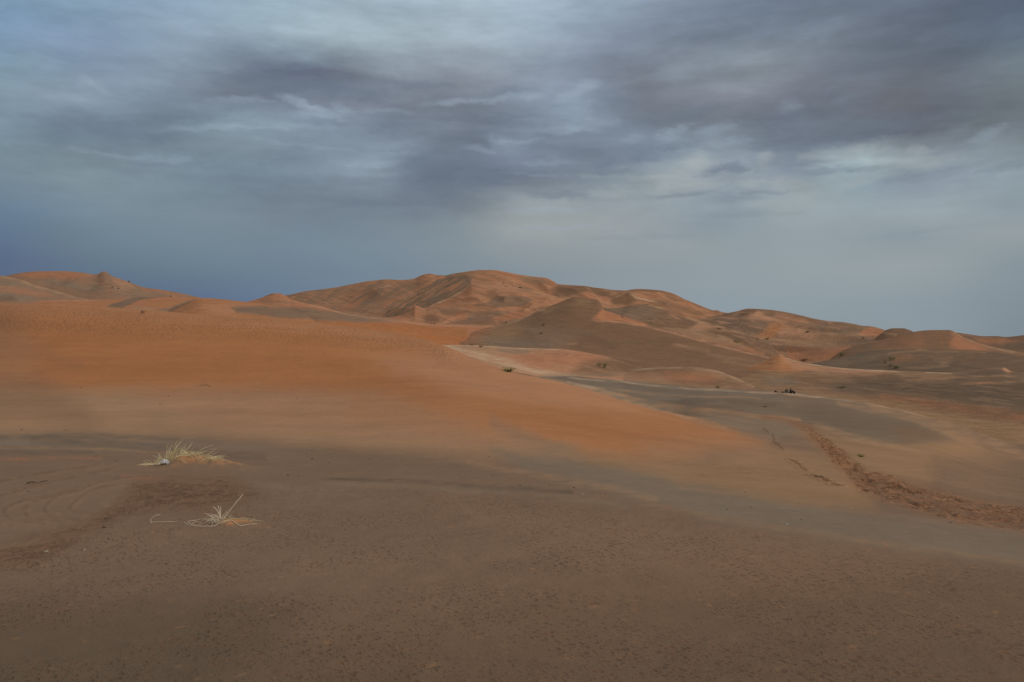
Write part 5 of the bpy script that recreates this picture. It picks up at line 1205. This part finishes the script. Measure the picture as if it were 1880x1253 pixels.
def seated(loc, rz, label, lean, s, coat, trousers, scarf):
    root = empty('person', loc, rz); tag(root, label, 'person', 'people sitting on the pale crest')
    V = lambda x, y, z: (x*s, y*s, z*s)
    fx = lean                                             # figure faces -y; lean moves the chest forward
    J = {'pelvis': (V(0, 0.05, 0.13), 0.135*s), 'waist': (V(0, 0.03-fx*0.3, 0.30), 0.125*s), 'chest': (V(0, 0.02-fx*0.7, 0.47), (0.16*s, 0.115*s)),
         'collar': (V(0, 0.0-fx, 0.57), 0.085*s), 'neck': (V(0, -0.01-fx*1.05, 0.63), 0.055*s), 'jaw': (V(0, -0.035-fx*1.1, 0.70), 0.072*s), 'brow': (V(0, -0.03-fx*1.1, 0.78), 0.088*s), 'crown': (V(0, -0.02-fx*1.05, 0.85), 0.062*s), 'nose': (V(0, -0.125-fx*1.1, 0.735), 0.014*s)}
    B = [('pelvis', 'waist'), ('waist', 'chest'), ('chest', 'collar'), ('collar', 'neck'), ('neck', 'jaw'), ('jaw', 'brow'), ('brow', 'crown'), ('jaw', 'nose')]
    for q, m in (('l', -1), ('r', 1)):
        J.update({q+'hip': (V(0.10*m, -0.02, 0.11), 0.10*s), q+'knee': (V(0.17*m, -0.36, 0.40), 0.062*s), q+'shin': (V(0.16*m, -0.43, 0.20), 0.052*s), q+'ankle': (V(0.14*m, -0.48, 0.06), 0.040*s), q+'toe': (V(0.16*m, -0.66, 0.035), 0.032*s),
                  q+'shoulder': (V(0.19*m, 0.0-fx*0.9, 0.53), 0.062*s), q+'elbow': (V(0.26*m, -0.18-fx*0.5, 0.35), 0.043*s), q+'wrist': (V(0.12*m, -0.37, 0.42), 0.028*s), q+'palm': (V(0.06*m, -0.42, 0.43), (0.034*s, 0.018*s))})
        B += [('pelvis', q+'hip'), (q+'hip', q+'knee'), (q+'knee', q+'shin'), (q+'shin', q+'ankle'), (q+'ankle', q+'toe'), ('collar', q+'shoulder'), (q+'shoulder', q+'elbow'), (q+'elbow', q+'wrist'), (q+'wrist', q+'palm')]
        for f, (dx, L) in enumerate(((-0.024, 0.075), (-0.008, 0.085), (0.008, 0.08), (0.024, 0.065))):
            J[q+'f%d' % f] = (V(0.06*m-0.05*m, -0.45-dx*0.4, 0.425+dx), 0.009*s); J[q+'g%d' % f] = (V(0.06*m-(0.05+L*0.5)*m, -0.455-dx*0.4, 0.405+dx), 0.008*s)
            B += [(q+'palm', q+'f%d' % f), (q+'f%d' % f, q+'g%d' % f)]
        J[q+'th'] = (V(0.05*m, -0.40, 0.47), 0.010*s); B.append((q+'palm', q+'th'))
    skin_mesh('body', J, B, SKIN, root)
    def sub(names, grow):
        return {k: (J[k][0], tuple(r+grow*s for r in J[k][1]) if isinstance(J[k][1], tuple) else J[k][1]+grow*s) for k in names}
    def bones(names): return [b for b in B if b[0] in names and b[1] in names]
    n1 = ['pelvis', 'lhip', 'rhip', 'lknee', 'rknee', 'lshin', 'rshin', 'lankle', 'rankle']
    skin_mesh('trousers', sub(n1, 0.024), bones(n1), trousers, root)
    n2 = ['pelvis', 'waist', 'chest', 'collar', 'lshoulder', 'rshoulder', 'lelbow', 'relbow', 'lwrist', 'rwrist']
    skin_mesh('jacket', sub(n2, 0.030), bones(n2), coat, root)
    for q in 'lr':
        n3 = [q+'ankle', q+'toe']; skin_mesh('shoe', sub(n3, 0.014), bones(n3), BROWNCLOTH, root)
    hj = {'a': (V(0, 0.015-fx*1.05, 0.76), 0.085*s), 'b': (V(0, 0.0-fx*1.08, 0.83), 0.085*s), 'c': (V(0, 0.03-fx*1.0, 0.70), 0.06*s)}
    skin_mesh('hair', hj, [('a', 'b'), ('a', 'c')], HAIR, root)
    for m in (-1, 1):
        e = rough_stone('eye', 0.013*s, 3, HAIR, 0.8); e.parent = root; e.location = V(0.034*m, -0.115-fx*1.1, 0.765); e.rotation_euler = (0, 0, 0)
    if scarf:
        sj = {'a': (V(0.02, 0.03-fx, 0.64), 0.10*s), 'b': (V(0.20, 0.05-fx*0.8, 0.63), 0.07*s), 'c': (V(0.25, 0.06, 0.52), 0.045*s)}
        skin_mesh('scarf', sj, [('a', 'b'), ('b', 'c')], PALECLOTH, root)
    return root
DP = 127.0
def crest(px, D=DP): return ground_at(px, D)
seated(crest(1451.6) + Vector((0, 0, -0.02)), 0.25, 'person in dark clothes with a pale scarf, sitting upright, the taller of the two', 0.06, 1.06, DARKCLOTH, DARKCLOTH, True)
seated(crest(1444.8) + Vector((0, 0, -0.02)), -0.75, 'person in dark jacket and grey teal trousers, sitting bent forward on the left', 0.14, 0.92, BROWNCLOTH, TEAL, False)
def soft_bag(name, loc, sx, sy, sz, mat, seed, peak=0.0, rz=0.0):
    bm = bmesh.new(); bmesh.ops.create_icosphere(bm, subdivisions=4, radius=1)
    for v in bm.verts:
        c = v.co; p = Vector((math.copysign(abs(c.x)**0.7, c.x), math.copysign(abs(c.y)**0.7, c.y), c.z))
        z = (p.z+1)/2; w = 1 - peak*z
        n = float(noise2(np.array(c.x*2.3+seed), np.array(c.y*2.3+c.z*1.7)))*0.12
        v.co = Vector((p.x*sx*w*(1+n), p.y*sy*w*(1+n), z*sz*(1+n)))
    me = bpy.data.meshes.new(name); bm.to_mesh(me); bm.free(); me.materials.append(mat)
    for f in me.polygons: f.use_smooth = True
    o = bpy.data.objects.new(name, me); col.objects.link(o); o.location = loc; o.rotation_euler = (0, 0, rz)
    return o
def strap(parent, pts, r, mat):
    vs, fs = [], []; tube(vs, fs, pts, r, r, 5); return mesh_from('strap', vs, fs, mat, parent)
b = empty('backpack', crest(1458.2)); tag(b, 'brown backpack standing on the sand right of the taller sitting person', 'bag', 'bags beside the sitting people')
soft_bag('pack_body', (0, 0, -0.02), 0.20, 0.14, 0.46, BROWNCLOTH, 3, 0.45).parent = b
strap(b, [Vector((-0.09, -0.14, 0.06)), Vector((-0.1, -0.18, 0.2)), Vector((-0.06, -0.1, 0.38)), Vector((0, 0, 0.46)), Vector((0.05, -0.06, 0.42))], 0.018, DARKCLOTH)
b = empty('rolled_blanket', crest(1437.0)); tag(b, 'long flat dark brown roll lying left of the two sitting people', 'blanket', 'bags beside the sitting people')
soft_bag('roll', (0, 0, -0.01), 0.31, 0.13, 0.19, BROWNCLOTH, 8, 0.12).parent = b
for dx in (-0.15, 0.15):
    strap(b, [Vector((dx, 0.13*math.cos(a), 0.085+0.105*math.sin(a))) for a in np.linspace(-0.6, P+0.6, 11)], 0.014, DARKCLOTH)
b = empty('duffel_bag', crest(1424.2)); tag(b, 'dark slumped bag lying alone farthest left of the sitting people', 'bag', 'bags beside the sitting people')
soft_bag('bag_body', (-0.08, 0, -0.01), 0.19, 0.15, 0.30, BROWNCLOTH, 5, 0.3).parent = b
soft_bag('bag_end', (0.20, 0, -0.01), 0.20, 0.12, 0.16, DARKCLOTH, 6, 0.4).parent = b
strap(b, [Vector((-0.18, -0.08, 0.2)), Vector((-0.1, -0.1, 0.33)), Vector((0.0, -0.08, 0.3)), Vector((0.06, -0.1, 0.18))], 0.014, DARKCLOTH)
# ------------------------------------------------------------------ sky
GX = np.array([0, 100, 200, 320, 430, 520, 620, 700, 800, 880, 960, 1060, 1140, 1210, 1300, 1360, 1430, 1500, 1570, 1640, 1700, 1760, 1815, 1880.0])
SKY = [
 (0,   [(0,(128,158,180)),(160,(135,160,182)),(320,(145,168,188)),(480,(150,172,188)),(640,(160,180,192)),(800,(162,180,192)),(900,(172,190,202)),(960,(165,183,198)),(1060,(150,168,183)),(1200,(138,152,170)),(1360,(124,139,158)),(1520,(110,121,138)),(1700,(102,110,127)),(1880,(93,103,121))]),
 (60,  [(0,(125,152,178)),(160,(132,152,178)),(320,(145,165,185)),(480,(152,172,185)),(640,(160,178,188)),(740,(165,182,192)),(900,(168,184,195)),(1000,(155,170,185)),(1100,(138,151,168)),(1250,(122,131,147)),(1400,(120,129,144)),(1560,(110,116,131)),(1700,(98,105,121)),(1880,(100,112,128))]),
 (120, [(0,(125,148,165)),(160,(130,150,170)),(320,(135,152,168)),(430,(125,138,153)),(520,(112,122,140)),(620,(112,120,135)),(760,(140,150,163)),(900,(142,150,162)),(1000,(128,137,152)),(1100,(121,124,140)),(1250,(125,132,145)),(1400,(128,134,145)),(1500,(116,121,134)),(1650,(103,104,116)),(1760,(103,108,120)),(1880,(110,120,130))]),
 (170, [(0,(128,148,162)),(200,(135,152,168)),(330,(122,135,150)),(430,(116,124,139)),(520,(113,121,137)),(620,(117,120,135)),(700,(125,128,142)),(800,(120,124,138)),(880,(128,134,148)),(960,(135,145,160)),(1060,(142,156,173)),(1140,(117,120,135)),(1270,(129,132,145)),(1400,(120,121,134)),(1500,(109,110,124)),(1640,(103,103,114)),(1760,(104,105,116)),(1880,(110,116,124))]),
 (215, [(0,(125,145,160)),(130,(112,126,142)),(260,(112,128,142)),(360,(122,138,152)),(450,(132,148,162)),(600,(142,158,174)),(700,(122,132,148)),(800,(122,130,145)),(900,(117,123,139)),(1000,(131,143,159)),(1100,(130,145,160)),(1200,(116,119,134)),(1300,(112,115,128)),(1400,(110,115,130)),(1500,(107,111,125)),(1640,(103,102,114)),(1760,(101,102,113)),(1880,(108,112,122))]),
 (258, [(0,(118,138,150)),(100,(108,125,140)),(200,(112,128,142)),(350,(122,138,150)),(450,(130,146,158)),(600,(128,142,156)),(700,(125,138,152)),(800,(126,136,151)),(880,(119,127,143)),(960,(131,143,159)),(1060,(119,128,143)),(1200,(124,137,152)),(1300,(135,148,160)),(1360,(124,134,148)),(1450,(115,121,136)),(1560,(116,125,138)),(1650,(113,117,130)),(1740,(114,121,132)),(1815,(142,152,157)),(1880,(112,118,128))]),
 (298, [(0,(120,138,148)),(100,(125,142,150)),(250,(122,138,150)),(400,(118,134,147)),(550,(122,138,152)),(690,(144,160,174)),(800,(112,122,138)),(900,(117,127,143)),(1000,(121,131,148)),(1100,(117,124,140)),(1200,(124,134,148)),(1270,(156,166,170)),(1340,(124,134,150)),(1410,(150,162,168)),(1500,(128,140,155)),(1560,(152,167,174)),(1640,(148,161,168)),(1700,(154,166,172)),(1780,(138,150,160)),(1880,(135,150,158))]),
 (342, [(0,(112,130,145)),(100,(120,138,148)),(250,(122,140,150)),(400,(116,132,145)),(500,(112,127,140)),(600,(118,128,142)),(700,(118,128,142)),(800,(111,121,137)),(900,(114,122,138)),(1000,(117,123,138)),(1100,(142,154,159)),(1160,(134,145,155)),(1210,(159,168,169)),(1270,(159,167,168)),(1340,(137,149,162)),(1450,(151,161,166)),(1560,(145,160,168)),(1700,(139,151,162)),(1880,(145,158,166))]),
 (385, [(0,(102,123,145)),(100,(112,132,148)),(250,(122,140,150)),(400,(120,136,148)),(520,(121,131,145)),(650,(114,127,142)),(780,(117,125,140)),(900,(129,137,145)),(960,(154,162,165)),(1060,(150,158,162)),(1160,(148,157,163)),(1300,(134,149,162)),(1420,(154,166,170)),(1600,(150,162,168)),(1750,(148,160,166)),(1880,(140,152,160))]),
 (428, [(0,(95,115,140)),(100,(105,124,140)),(250,(115,134,148)),(400,(118,135,147)),(550,(118,134,148)),(700,(124,139,150)),(850,(134,145,153)),(950,(156,161,161)),(1060,(153,160,160)),(1200,(150,158,162)),(1350,(142,153,160)),(1500,(148,160,166)),(1650,(140,152,160)),(1800,(148,158,164)),(1880,(145,155,160))]),
 (480, [(0,(86,103,132)),(100,(95,113,134)),(250,(102,122,138)),(400,(108,128,142)),(550,(112,130,146)),(700,(118,134,148)),(850,(128,140,150)),(1000,(138,148,155)),(1150,(142,152,158)),(1300,(145,156,162)),(1500,(148,158,163)),(1700,(150,160,164)),(1880,(135,147,155))]),
 (540, [(0,(83,100,129)),(200,(86,103,132)),(320,(88,106,134)),(420,(92,112,139)),(520,(100,120,144)),(700,(115,132,148)),(900,(128,141,152)),(1100,(138,149,158)),(1300,(142,154,162)),(1500,(142,155,162)),(1700,(140,152,160)),(1880,(130,142,152))]),
 (626, [(0,(83,100,129)),(420,(89,107,136)),(700,(112,130,146)),(1100,(136,147,156)),(1300,(140,152,160)),(1700,(138,150,158)),(1880,(125,138,148))]),
]
def _cool(c):
    r, g, b = c; d = 14 - (g - r)
    if d > 0 and r < 136: g += 0.35*d; b += 0.12*d
    return (r, g, b)
SKY = [(y, [(x, _cool(c)) for x, c in row]) for y, row in SKY]
SKY_Y = [r[0] for r in SKY]
SKY_V = np.array([[lin([np.interp(x, [p[0] for p in r[1]], [p[1][k] for p in r[1]]) for k in range(3)]) for x in GX] for r in SKY])
def sky_px(px, py):
    py = min(max(py, 0), 626); i = min(max(int(np.searchsorted(SKY_Y, py)) - 1, 0), len(SKY_Y)-2)
    t = (py - SKY_Y[i]) / (SKY_Y[i+1] - SKY_Y[i])
    row = SKY_V[i]*(1-t) + SKY_V[i+1]*t
    return np.array([np.interp(px, GX, row[:, k]) for k in range(3)])

SUN_EL, SUN_AZ = math.radians(28), math.radians(104)     # azimuth clockwise from the view direction
SKY_GAIN = 1.0
ZEN = np.array([0.60, 0.62, 0.64])*ZK if 'ZK' in globals() else np.array([0.60, 0.62, 0.64])

BLOBS = [(1275, 296, 34, 18, .55, 0), (1415, 290, 18, 12, .3, 0), (1215, 338, 24, 12, .45, 10), (1280, 337, 46, 13, .45, 0), (1385, 330, 46, 10, .35, 0), (1452, 335, 40, 15, .4, -10),
    (1130, 347, 42, 12, .35, 0), (1545, 285, 70, 17, .35, 6), (1700, 298, 70, 18, .3, -4), (1815, 250, 26, 15, .3, 20), (1690, 274, 22, 8, .3, 0), (1580, 335, 34, 9, .3, 0), (1430, 374, 70, 12, .25, 0),
    (690, 299, 60, 9, .35, 0), (600, 207, 44, 13, .4, -8), (1062, 163, 34, 17, .4, 20), (1080, 195, 44, 24, .2, 0), (1040, 238, 60, 11, .25, 6), (1312, 238, 46, 13, .3, 10), (1450, 197, 24, 12, .14, 0),
    (930, 270, 36, 11, .3, -6), (1010, 386, 80, 8, .25, 2), (1030, 420, 90, 6, .25, 0), (470, 232, 90, 7, .25, 5), (1230, 250, 28, 10, .22, 15), (170, 158, 30, 16, .2, -20), (200, 165, 34, 10, .15, -25),
    (900, 60, 90, 60, .2, 0), (300, 40, 70, 20, .12, -10), (60, 110, 60, 10, .1, 0), (540, 100, 60, 20, .1, 5), (1180, 100, 50, 20, .1, 0), (1365, 105, 60, 16, .14, -5), (1005, 300, 60, 8, .2, 0), (1160, 255, 30, 8, .2, 0),
    (520, 150, 110, 15, -.55, 4), (650, 166, 80, 14, -.5, -4), (210, 238, 130, 17, -.45, -3), (330, 215, 90, 12, -.35, 12), (810, 302, 80, 22, -.5, 0), (880, 332, 100, 12, -.45, 0), (1180, 286, 60, 13, -.5, 4), (1345, 309, 46, 7, -.5, 0),
    (1535, 313, 50, 7, -.35, 3), (1345, 366, 60, 8, -.18, 0), (1260, 205, 60, 16, -.35, 8), (690, 374, 150, 7, -.3, 1), (1120, 180, 46, 24, -.4, 0), (1455, 270, 70, 11, -.35, -4), (1720, 325, 80, 8, -.2, 6), (1350, 396, 100, 7, -.12, 0),
    (1180, 437, 140, 6, -.1, 0), (1720, 421, 90, 5, -.08, 5), (1030, 355, 60, 8, -.4, 0), (930, 228, 70, 14, -.4, 0), (760, 150, 90, 10, -.35, 0), (930, 165, 60, 12, -.3, 6), (850, 255, 90, 10, -.3, 4), (1110, 300, 40, 12, -.35, 0), (990, 275, 60, 8, -.25, 0),
    (400, 325, 160, 8, -.2, 0), (330, 300, 120, 6, -.2, -2), (1660, 225, 90, 16, -.3, 0), (1620, 100, 110, 50, -.25, 25), (1340, 60, 120, 14, -.25, -4),
    (450, 182, 50, 9, .3, 6), (555, 186, 46, 8, .4, -14), (630, 195, 26, 10, .35, -30), (400, 238, 110, 6, .3, 6), (820, 186, 60, 7, .35, 6), (900, 178, 50, 8, .35, 4), (960, 172, 50, 9, .35, 4), (700, 205, 50, 8, .2, 0), (1090, 225, 60, 18, .25, 0),
    (560, 268, 90, 7, .2, 0), (880, 283, 50, 7, .25, -4), (960, 262, 50, 7, .25, 6), (1000, 325, 60, 5, .2, 0), (1240, 236, 40, 7, .3, 12), (1330, 262, 40, 9, .25, 0), (1190, 322, 40, 7, .3, 0), (1100, 320, 50, 5, .2, 0), (250, 285, 120, 6, .2, 0),
    (480, 165, 60, 8, -.3, 8), (600, 225, 60, 7, -.25, 0), (740, 232, 70, 9, -.35, 4), (840, 215, 70, 8, -.35, 0), (950, 210, 60, 7, -.3, 0), (1000, 255, 50, 6, -.3, 0), (760, 275, 60, 8, -.3, -4), (700, 330, 120, 8, -.25, 0), (560, 345, 110, 7, -.2, 0),
    (1240, 268, 50, 8, -.35, 0), (1140, 315, 40, 6, -.3, 0), (1300, 318, 30, 6, -.35, 0), (1400, 350, 60, 5, -.3, 0), (1500, 300, 40, 5, -.3, 0), (1600, 312, 40, 5, -.25, 0), (1760, 280, 40, 8, -.3, 0), (1850, 315, 50, 6, -.25, 8), (1250, 355, 60, 5, -.3, 0),
    (200, 190, 60, 14, .12, 0), (120, 185, 40, 20, .12, 30), (60, 70, 70, 24, .1, 0), (1500, 60, 60, 20, .1, 10), (1560, 190, 40, 24, -.2, 0), (1750, 170, 60, 40, -.15, 0), (1250, 130, 70, 14, .15, 6), (1350, 160, 60, 14, .12, -6), (380, 120, 80, 12, .1, 8)]

def build_world():
    w = bpy.data.worlds.new('World'); sc.world = w; w.use_nodes = True
    t = NT(w.node_tree); bg = t.n['Background']
    tc = t.n.new('ShaderNodeTexCoord').outputs['Generated']
    sep = t.n.new('ShaderNodeSeparateXYZ'); t.l.new(tc, sep.inputs[0])
    x, y, z = sep.outputs
    hyp = t.math('SQRT', t.math('ADD', t.math('MULTIPLY', x, x), t.math('MULTIPLY', y, y)))
    e = t.math('DIVIDE', z, t.math('MAXIMUM', hyp, 0.001))
    az = t.math('ARCTAN2', x, y)
    cmb = t.n.new('ShaderNodeCombineXYZ'); t.put(cmb.inputs[0], az); t.put(cmb.inputs[1], e)
    q = cmb.outputs[0]
    # wind-torn cloud detail: domain warp plus layered noise, finer towards the horizon bands
    def nz(sx, sy, sc_, det, rough, off, rot=0.0, dist=0.0):
        v = t.mapping(q, (0, 0, rot), (sx, sy, 1)); v = t.vmath('ADD', v, (off, off*1.7, off*0.3))
        return t.noise(v, sc_, det, rough, dist)
    wz = t.ramp(e, 0.08, 0.20)
    wa = t.math('MULTIPLY', t.math('SUBTRACT', nz(1, 2.2, 7, 5, 0.6, 3.1), 0.5), 0.05)
    we = t.math('MULTIPLY', t.math('SUBTRACT', nz(1, 2.2, 7, 5, 0.6, 7.7), 0.5), t.math('MULTIPLY', wz, 0.030))
    wa2 = t.math('MULTIPLY', t.math('SUBTRACT', nz(1, 2.0, 24, 4, 0.6, 1.3), 0.5), t.math('MULTIPLY', wz, 0.030))
    we2 = t.math('MULTIPLY', t.math('SUBTRACT', nz(1, 2.0, 24, 4, 0.6, 5.2), 0.5), t.math('MULTIPLY', wz, 0.018))
    az2 = t.math('ADD', az, t.math('ADD', wa, wa2)); e2 = t.math('ADD', e, t.math('ADD', we, we2))
    fac = t.math('ADD', t.math('MULTIPLY', az2, 1/(2*math.pi)), 0.5)
    E = [0.0, 0.045, 0.085, 0.115, 0.145, 0.175, 0.205, 0.235, 0.265, 0.295, 0.33, 0.375, 0.425]
    AZ = np.radians(np.concatenate([[-180, -100, -60], np.linspace(-35, 35, 25), [60, 100, 180]]))
    back = np.array([0.50, 0.50, 0.50])
    def row(ev, scale_back):
        r = t.n.new('ShaderNodeValToRGB'); t.put(r.inputs[0], fac); cr = r.color_ramp; cr.interpolation = 'CARDINAL'
        first = True
        els = []
        for a in AZ:
            if abs(a) <= math.radians(36):
                x_, y_ = CX + F*math.tan(a), CY - F*ev/math.cos(a); c0 = sky_px(x_, y_)
                c = c0 + (0.4 if y_ < 360 else 0.1)*(c0 - 0.5*(sky_px(x_-100, y_) + sky_px(x_+100, y_))) + 0.45*(c0 - 0.5*(sky_px(x_, y_-40) + sky_px(x_, y_+40)))
                c = np.clip(c, c0*0.78, c0*1.25) if y_ < 360 else np.clip(c, c0*0.95, c0*1.04)
            elif abs(a) < math.radians(70):
                c = 0.7*sky_px(-50 if a < 0 else 1950, CY - F*ev/0.84) + 0.3*back*0.6
            else:
                c = back*scale_back
            els.append((a/(2*math.pi)+0.5, tuple(c)+(1,)))
        cr.elements[0].position, cr.elements[0].color = els[0]
        cr.elements[1].position, cr.elements[1].color = els[-1]
        for p, c in els[1:-1]:
            k = cr.elements.new(p); k.color = c
        return r.outputs[0]
    c = row(E[0], 0.7)
    for i in range(1, len(E)):
        c = t.mix(t.ramp(e2, E[i-1], E[i], kind='LINEAR'), c, row(E[i], 0.7 + 0.3*i/len(E)))
    # single torn lights and dark bellies of the cloud deck
    cmb2 = t.n.new('ShaderNodeCombineXYZ'); t.put(cmb2.inputs[0], az2); t.put(cmb2.inputs[1], e2)
    fine = t.math('MULTIPLY', t.math('SUBTRACT', nz(1, 1.8, 60, 4, 0.65, 4.4), 0.5), 1.5)
    lights = darks = warm = None
    cur = cmb2.outputs[0]
    for bi, (bx, by, rx, ry, am, ro) in enumerate(BLOBS):
        if bi % 5 == 4:          # keeps the evaluation in sequence: the shader stack is small
            for acc in (lights, darks, warm):
                if acc is None: continue
                sq = t.n.new('ShaderNodeVectorMath'); sq.operation = 'MULTIPLY_ADD'; t.l.new(acc, sq.inputs[0])
                sq.inputs[1].default_value = (1e-9,)*3; t.l.new(cur, sq.inputs[2]); cur = sq.outputs[0]
        ba = math.atan((bx-CX)/F); be = (CY-by)/F*math.cos(ba)
        mp = t.n.new('ShaderNodeMapping'); mp.vector_type = 'TEXTURE'; t.l.new(cur, mp.inputs[0]); v = mp.outputs[0]
        mp.inputs['Location'].default_value = (ba, be, 0); mp.inputs['Rotation'].default_value = (0, 0, math.radians(ro)); mp.inputs['Scale'].default_value = (rx/F, ry/F, 1)
        n_ = t.n.new('ShaderNodeVectorMath'); n_.operation = 'LENGTH'; t.l.new(v, n_.inputs[0])
        f = t.ramp(t.math('ADD', n_.outputs['Value'], fine), 1.35, 0.2, 0.0, abs(am)*1.15)
        if am > 0 and by > 270 and bx > 1080: warm = f if warm is None else t.math('ADD', warm, f)
        elif am > 0: lights = f if lights is None else t.math('ADD', lights, f)
        else: darks = f if darks is None else t.math('ADD', darks, f)
    c = t.mix(t.math('MINIMUM', lights, 0.8), c, (0.325, 0.40, 0.485, 1))
    c = t.mix(t.math('MINIMUM', warm, 0.8), c, (0.36, 0.405, 0.42, 1))
    c = t.mix(t.math('MINIMUM', darks, 0.75), c, (0.150, 0.188, 0.244, 1))
    # higher, out of the picture: overcast overhead, made brighter to light the ground
    c = t.mix(t.ramp(e2, 0.44, 0.95), c, tuple(ZEN*0.85)+(1,))
    c = t.mix(t.ramp(e2, 0.95, 2.5), c, tuple(ZEN)+(1,))
    # cloud grain
    d1 = nz(1, 4.2, 6.5, 6, 0.58, 2.2, 0.0, 0.0); d2 = nz(1, 2.4, 26, 5, 0.6, 9.4)
    amp = t.math('MULTIPLY', t.ramp(e, 0.10, 0.22), 1.0)
    m1 = t.math('ADD', 1.0, t.math('MULTIPLY', t.math('SUBTRACT', d1, 0.5), t.math('MULTIPLY_ADD', amp, 0.58, 0.08)))
    m2 = t.math('ADD', 1.0, t.math('MULTIPLY', t.math('SUBTRACT', d2, 0.5), t.math('MULTIPLY_ADD', amp, 0.26, 0.03)))
    c = t.mix(1.0, c, t.math('MULTIPLY', m1, m2), 'MULTIPLY')
    sk = t.n.new('ShaderNodeTexSky'); sk.sky_type = 'NISHITA'; sk.sun_disc = False
    sk.sun_elevation = SUN_EL; sk.sun_rotation = SUN_AZ
    strength = 0.1
    c10 = t.mix(1.0, c, (SKY_GAIN/strength,)*3 + (1,), 'MULTIPLY')
    out = t.mix(0.97, sk.outputs[0], c10)
    t.l.new(out, bg.inputs[0]); bg.inputs[1].default_value = strength
    try:
        w.cycles.sampling_method = 'MANUAL'; w.cycles.sample_map_resolution = 512
    except Exception:
        pass
build_world()
sun = bpy.data.lights.new('sun', 'SUN'); sun.energy = 1.45; sun.angle = math.radians(12); sun.color = (1.0, 0.93, 0.84)
so = bpy.data.objects.new('sun', sun); col.objects.link(so)
sd = Vector((math.sin(SUN_AZ)*math.cos(SUN_EL), math.cos(SUN_AZ)*math.cos(SUN_EL), math.sin(SUN_EL)))
so.rotation_euler = sd.to_track_quat('Z', 'Y').to_euler(); so.location = (0, -20, 40)

# ------------------------------------------------------------------ camera
cam = bpy.data.cameras.new('camera'); cam.sensor_width = 36.0; cam.lens = 36.0*F/1880.0
cam.clip_start = 0.1; cam.clip_end = 20000
co_ = bpy.data.objects.new('camera', cam); col.objects.link(co_)
co_.location = (0, 0, EYE); co_.rotation_euler = (math.radians(90), 0, 0)
sc.camera = co_
sc.view_settings.view_transform = 'Standard'; sc.view_settings.look = 'None'
sc.view_settings.exposure = 0.0; sc.view_settings.gamma = 1.0; sc.view_settings.use_curve_mapping = False
sc.cycles.max_bounces = 6
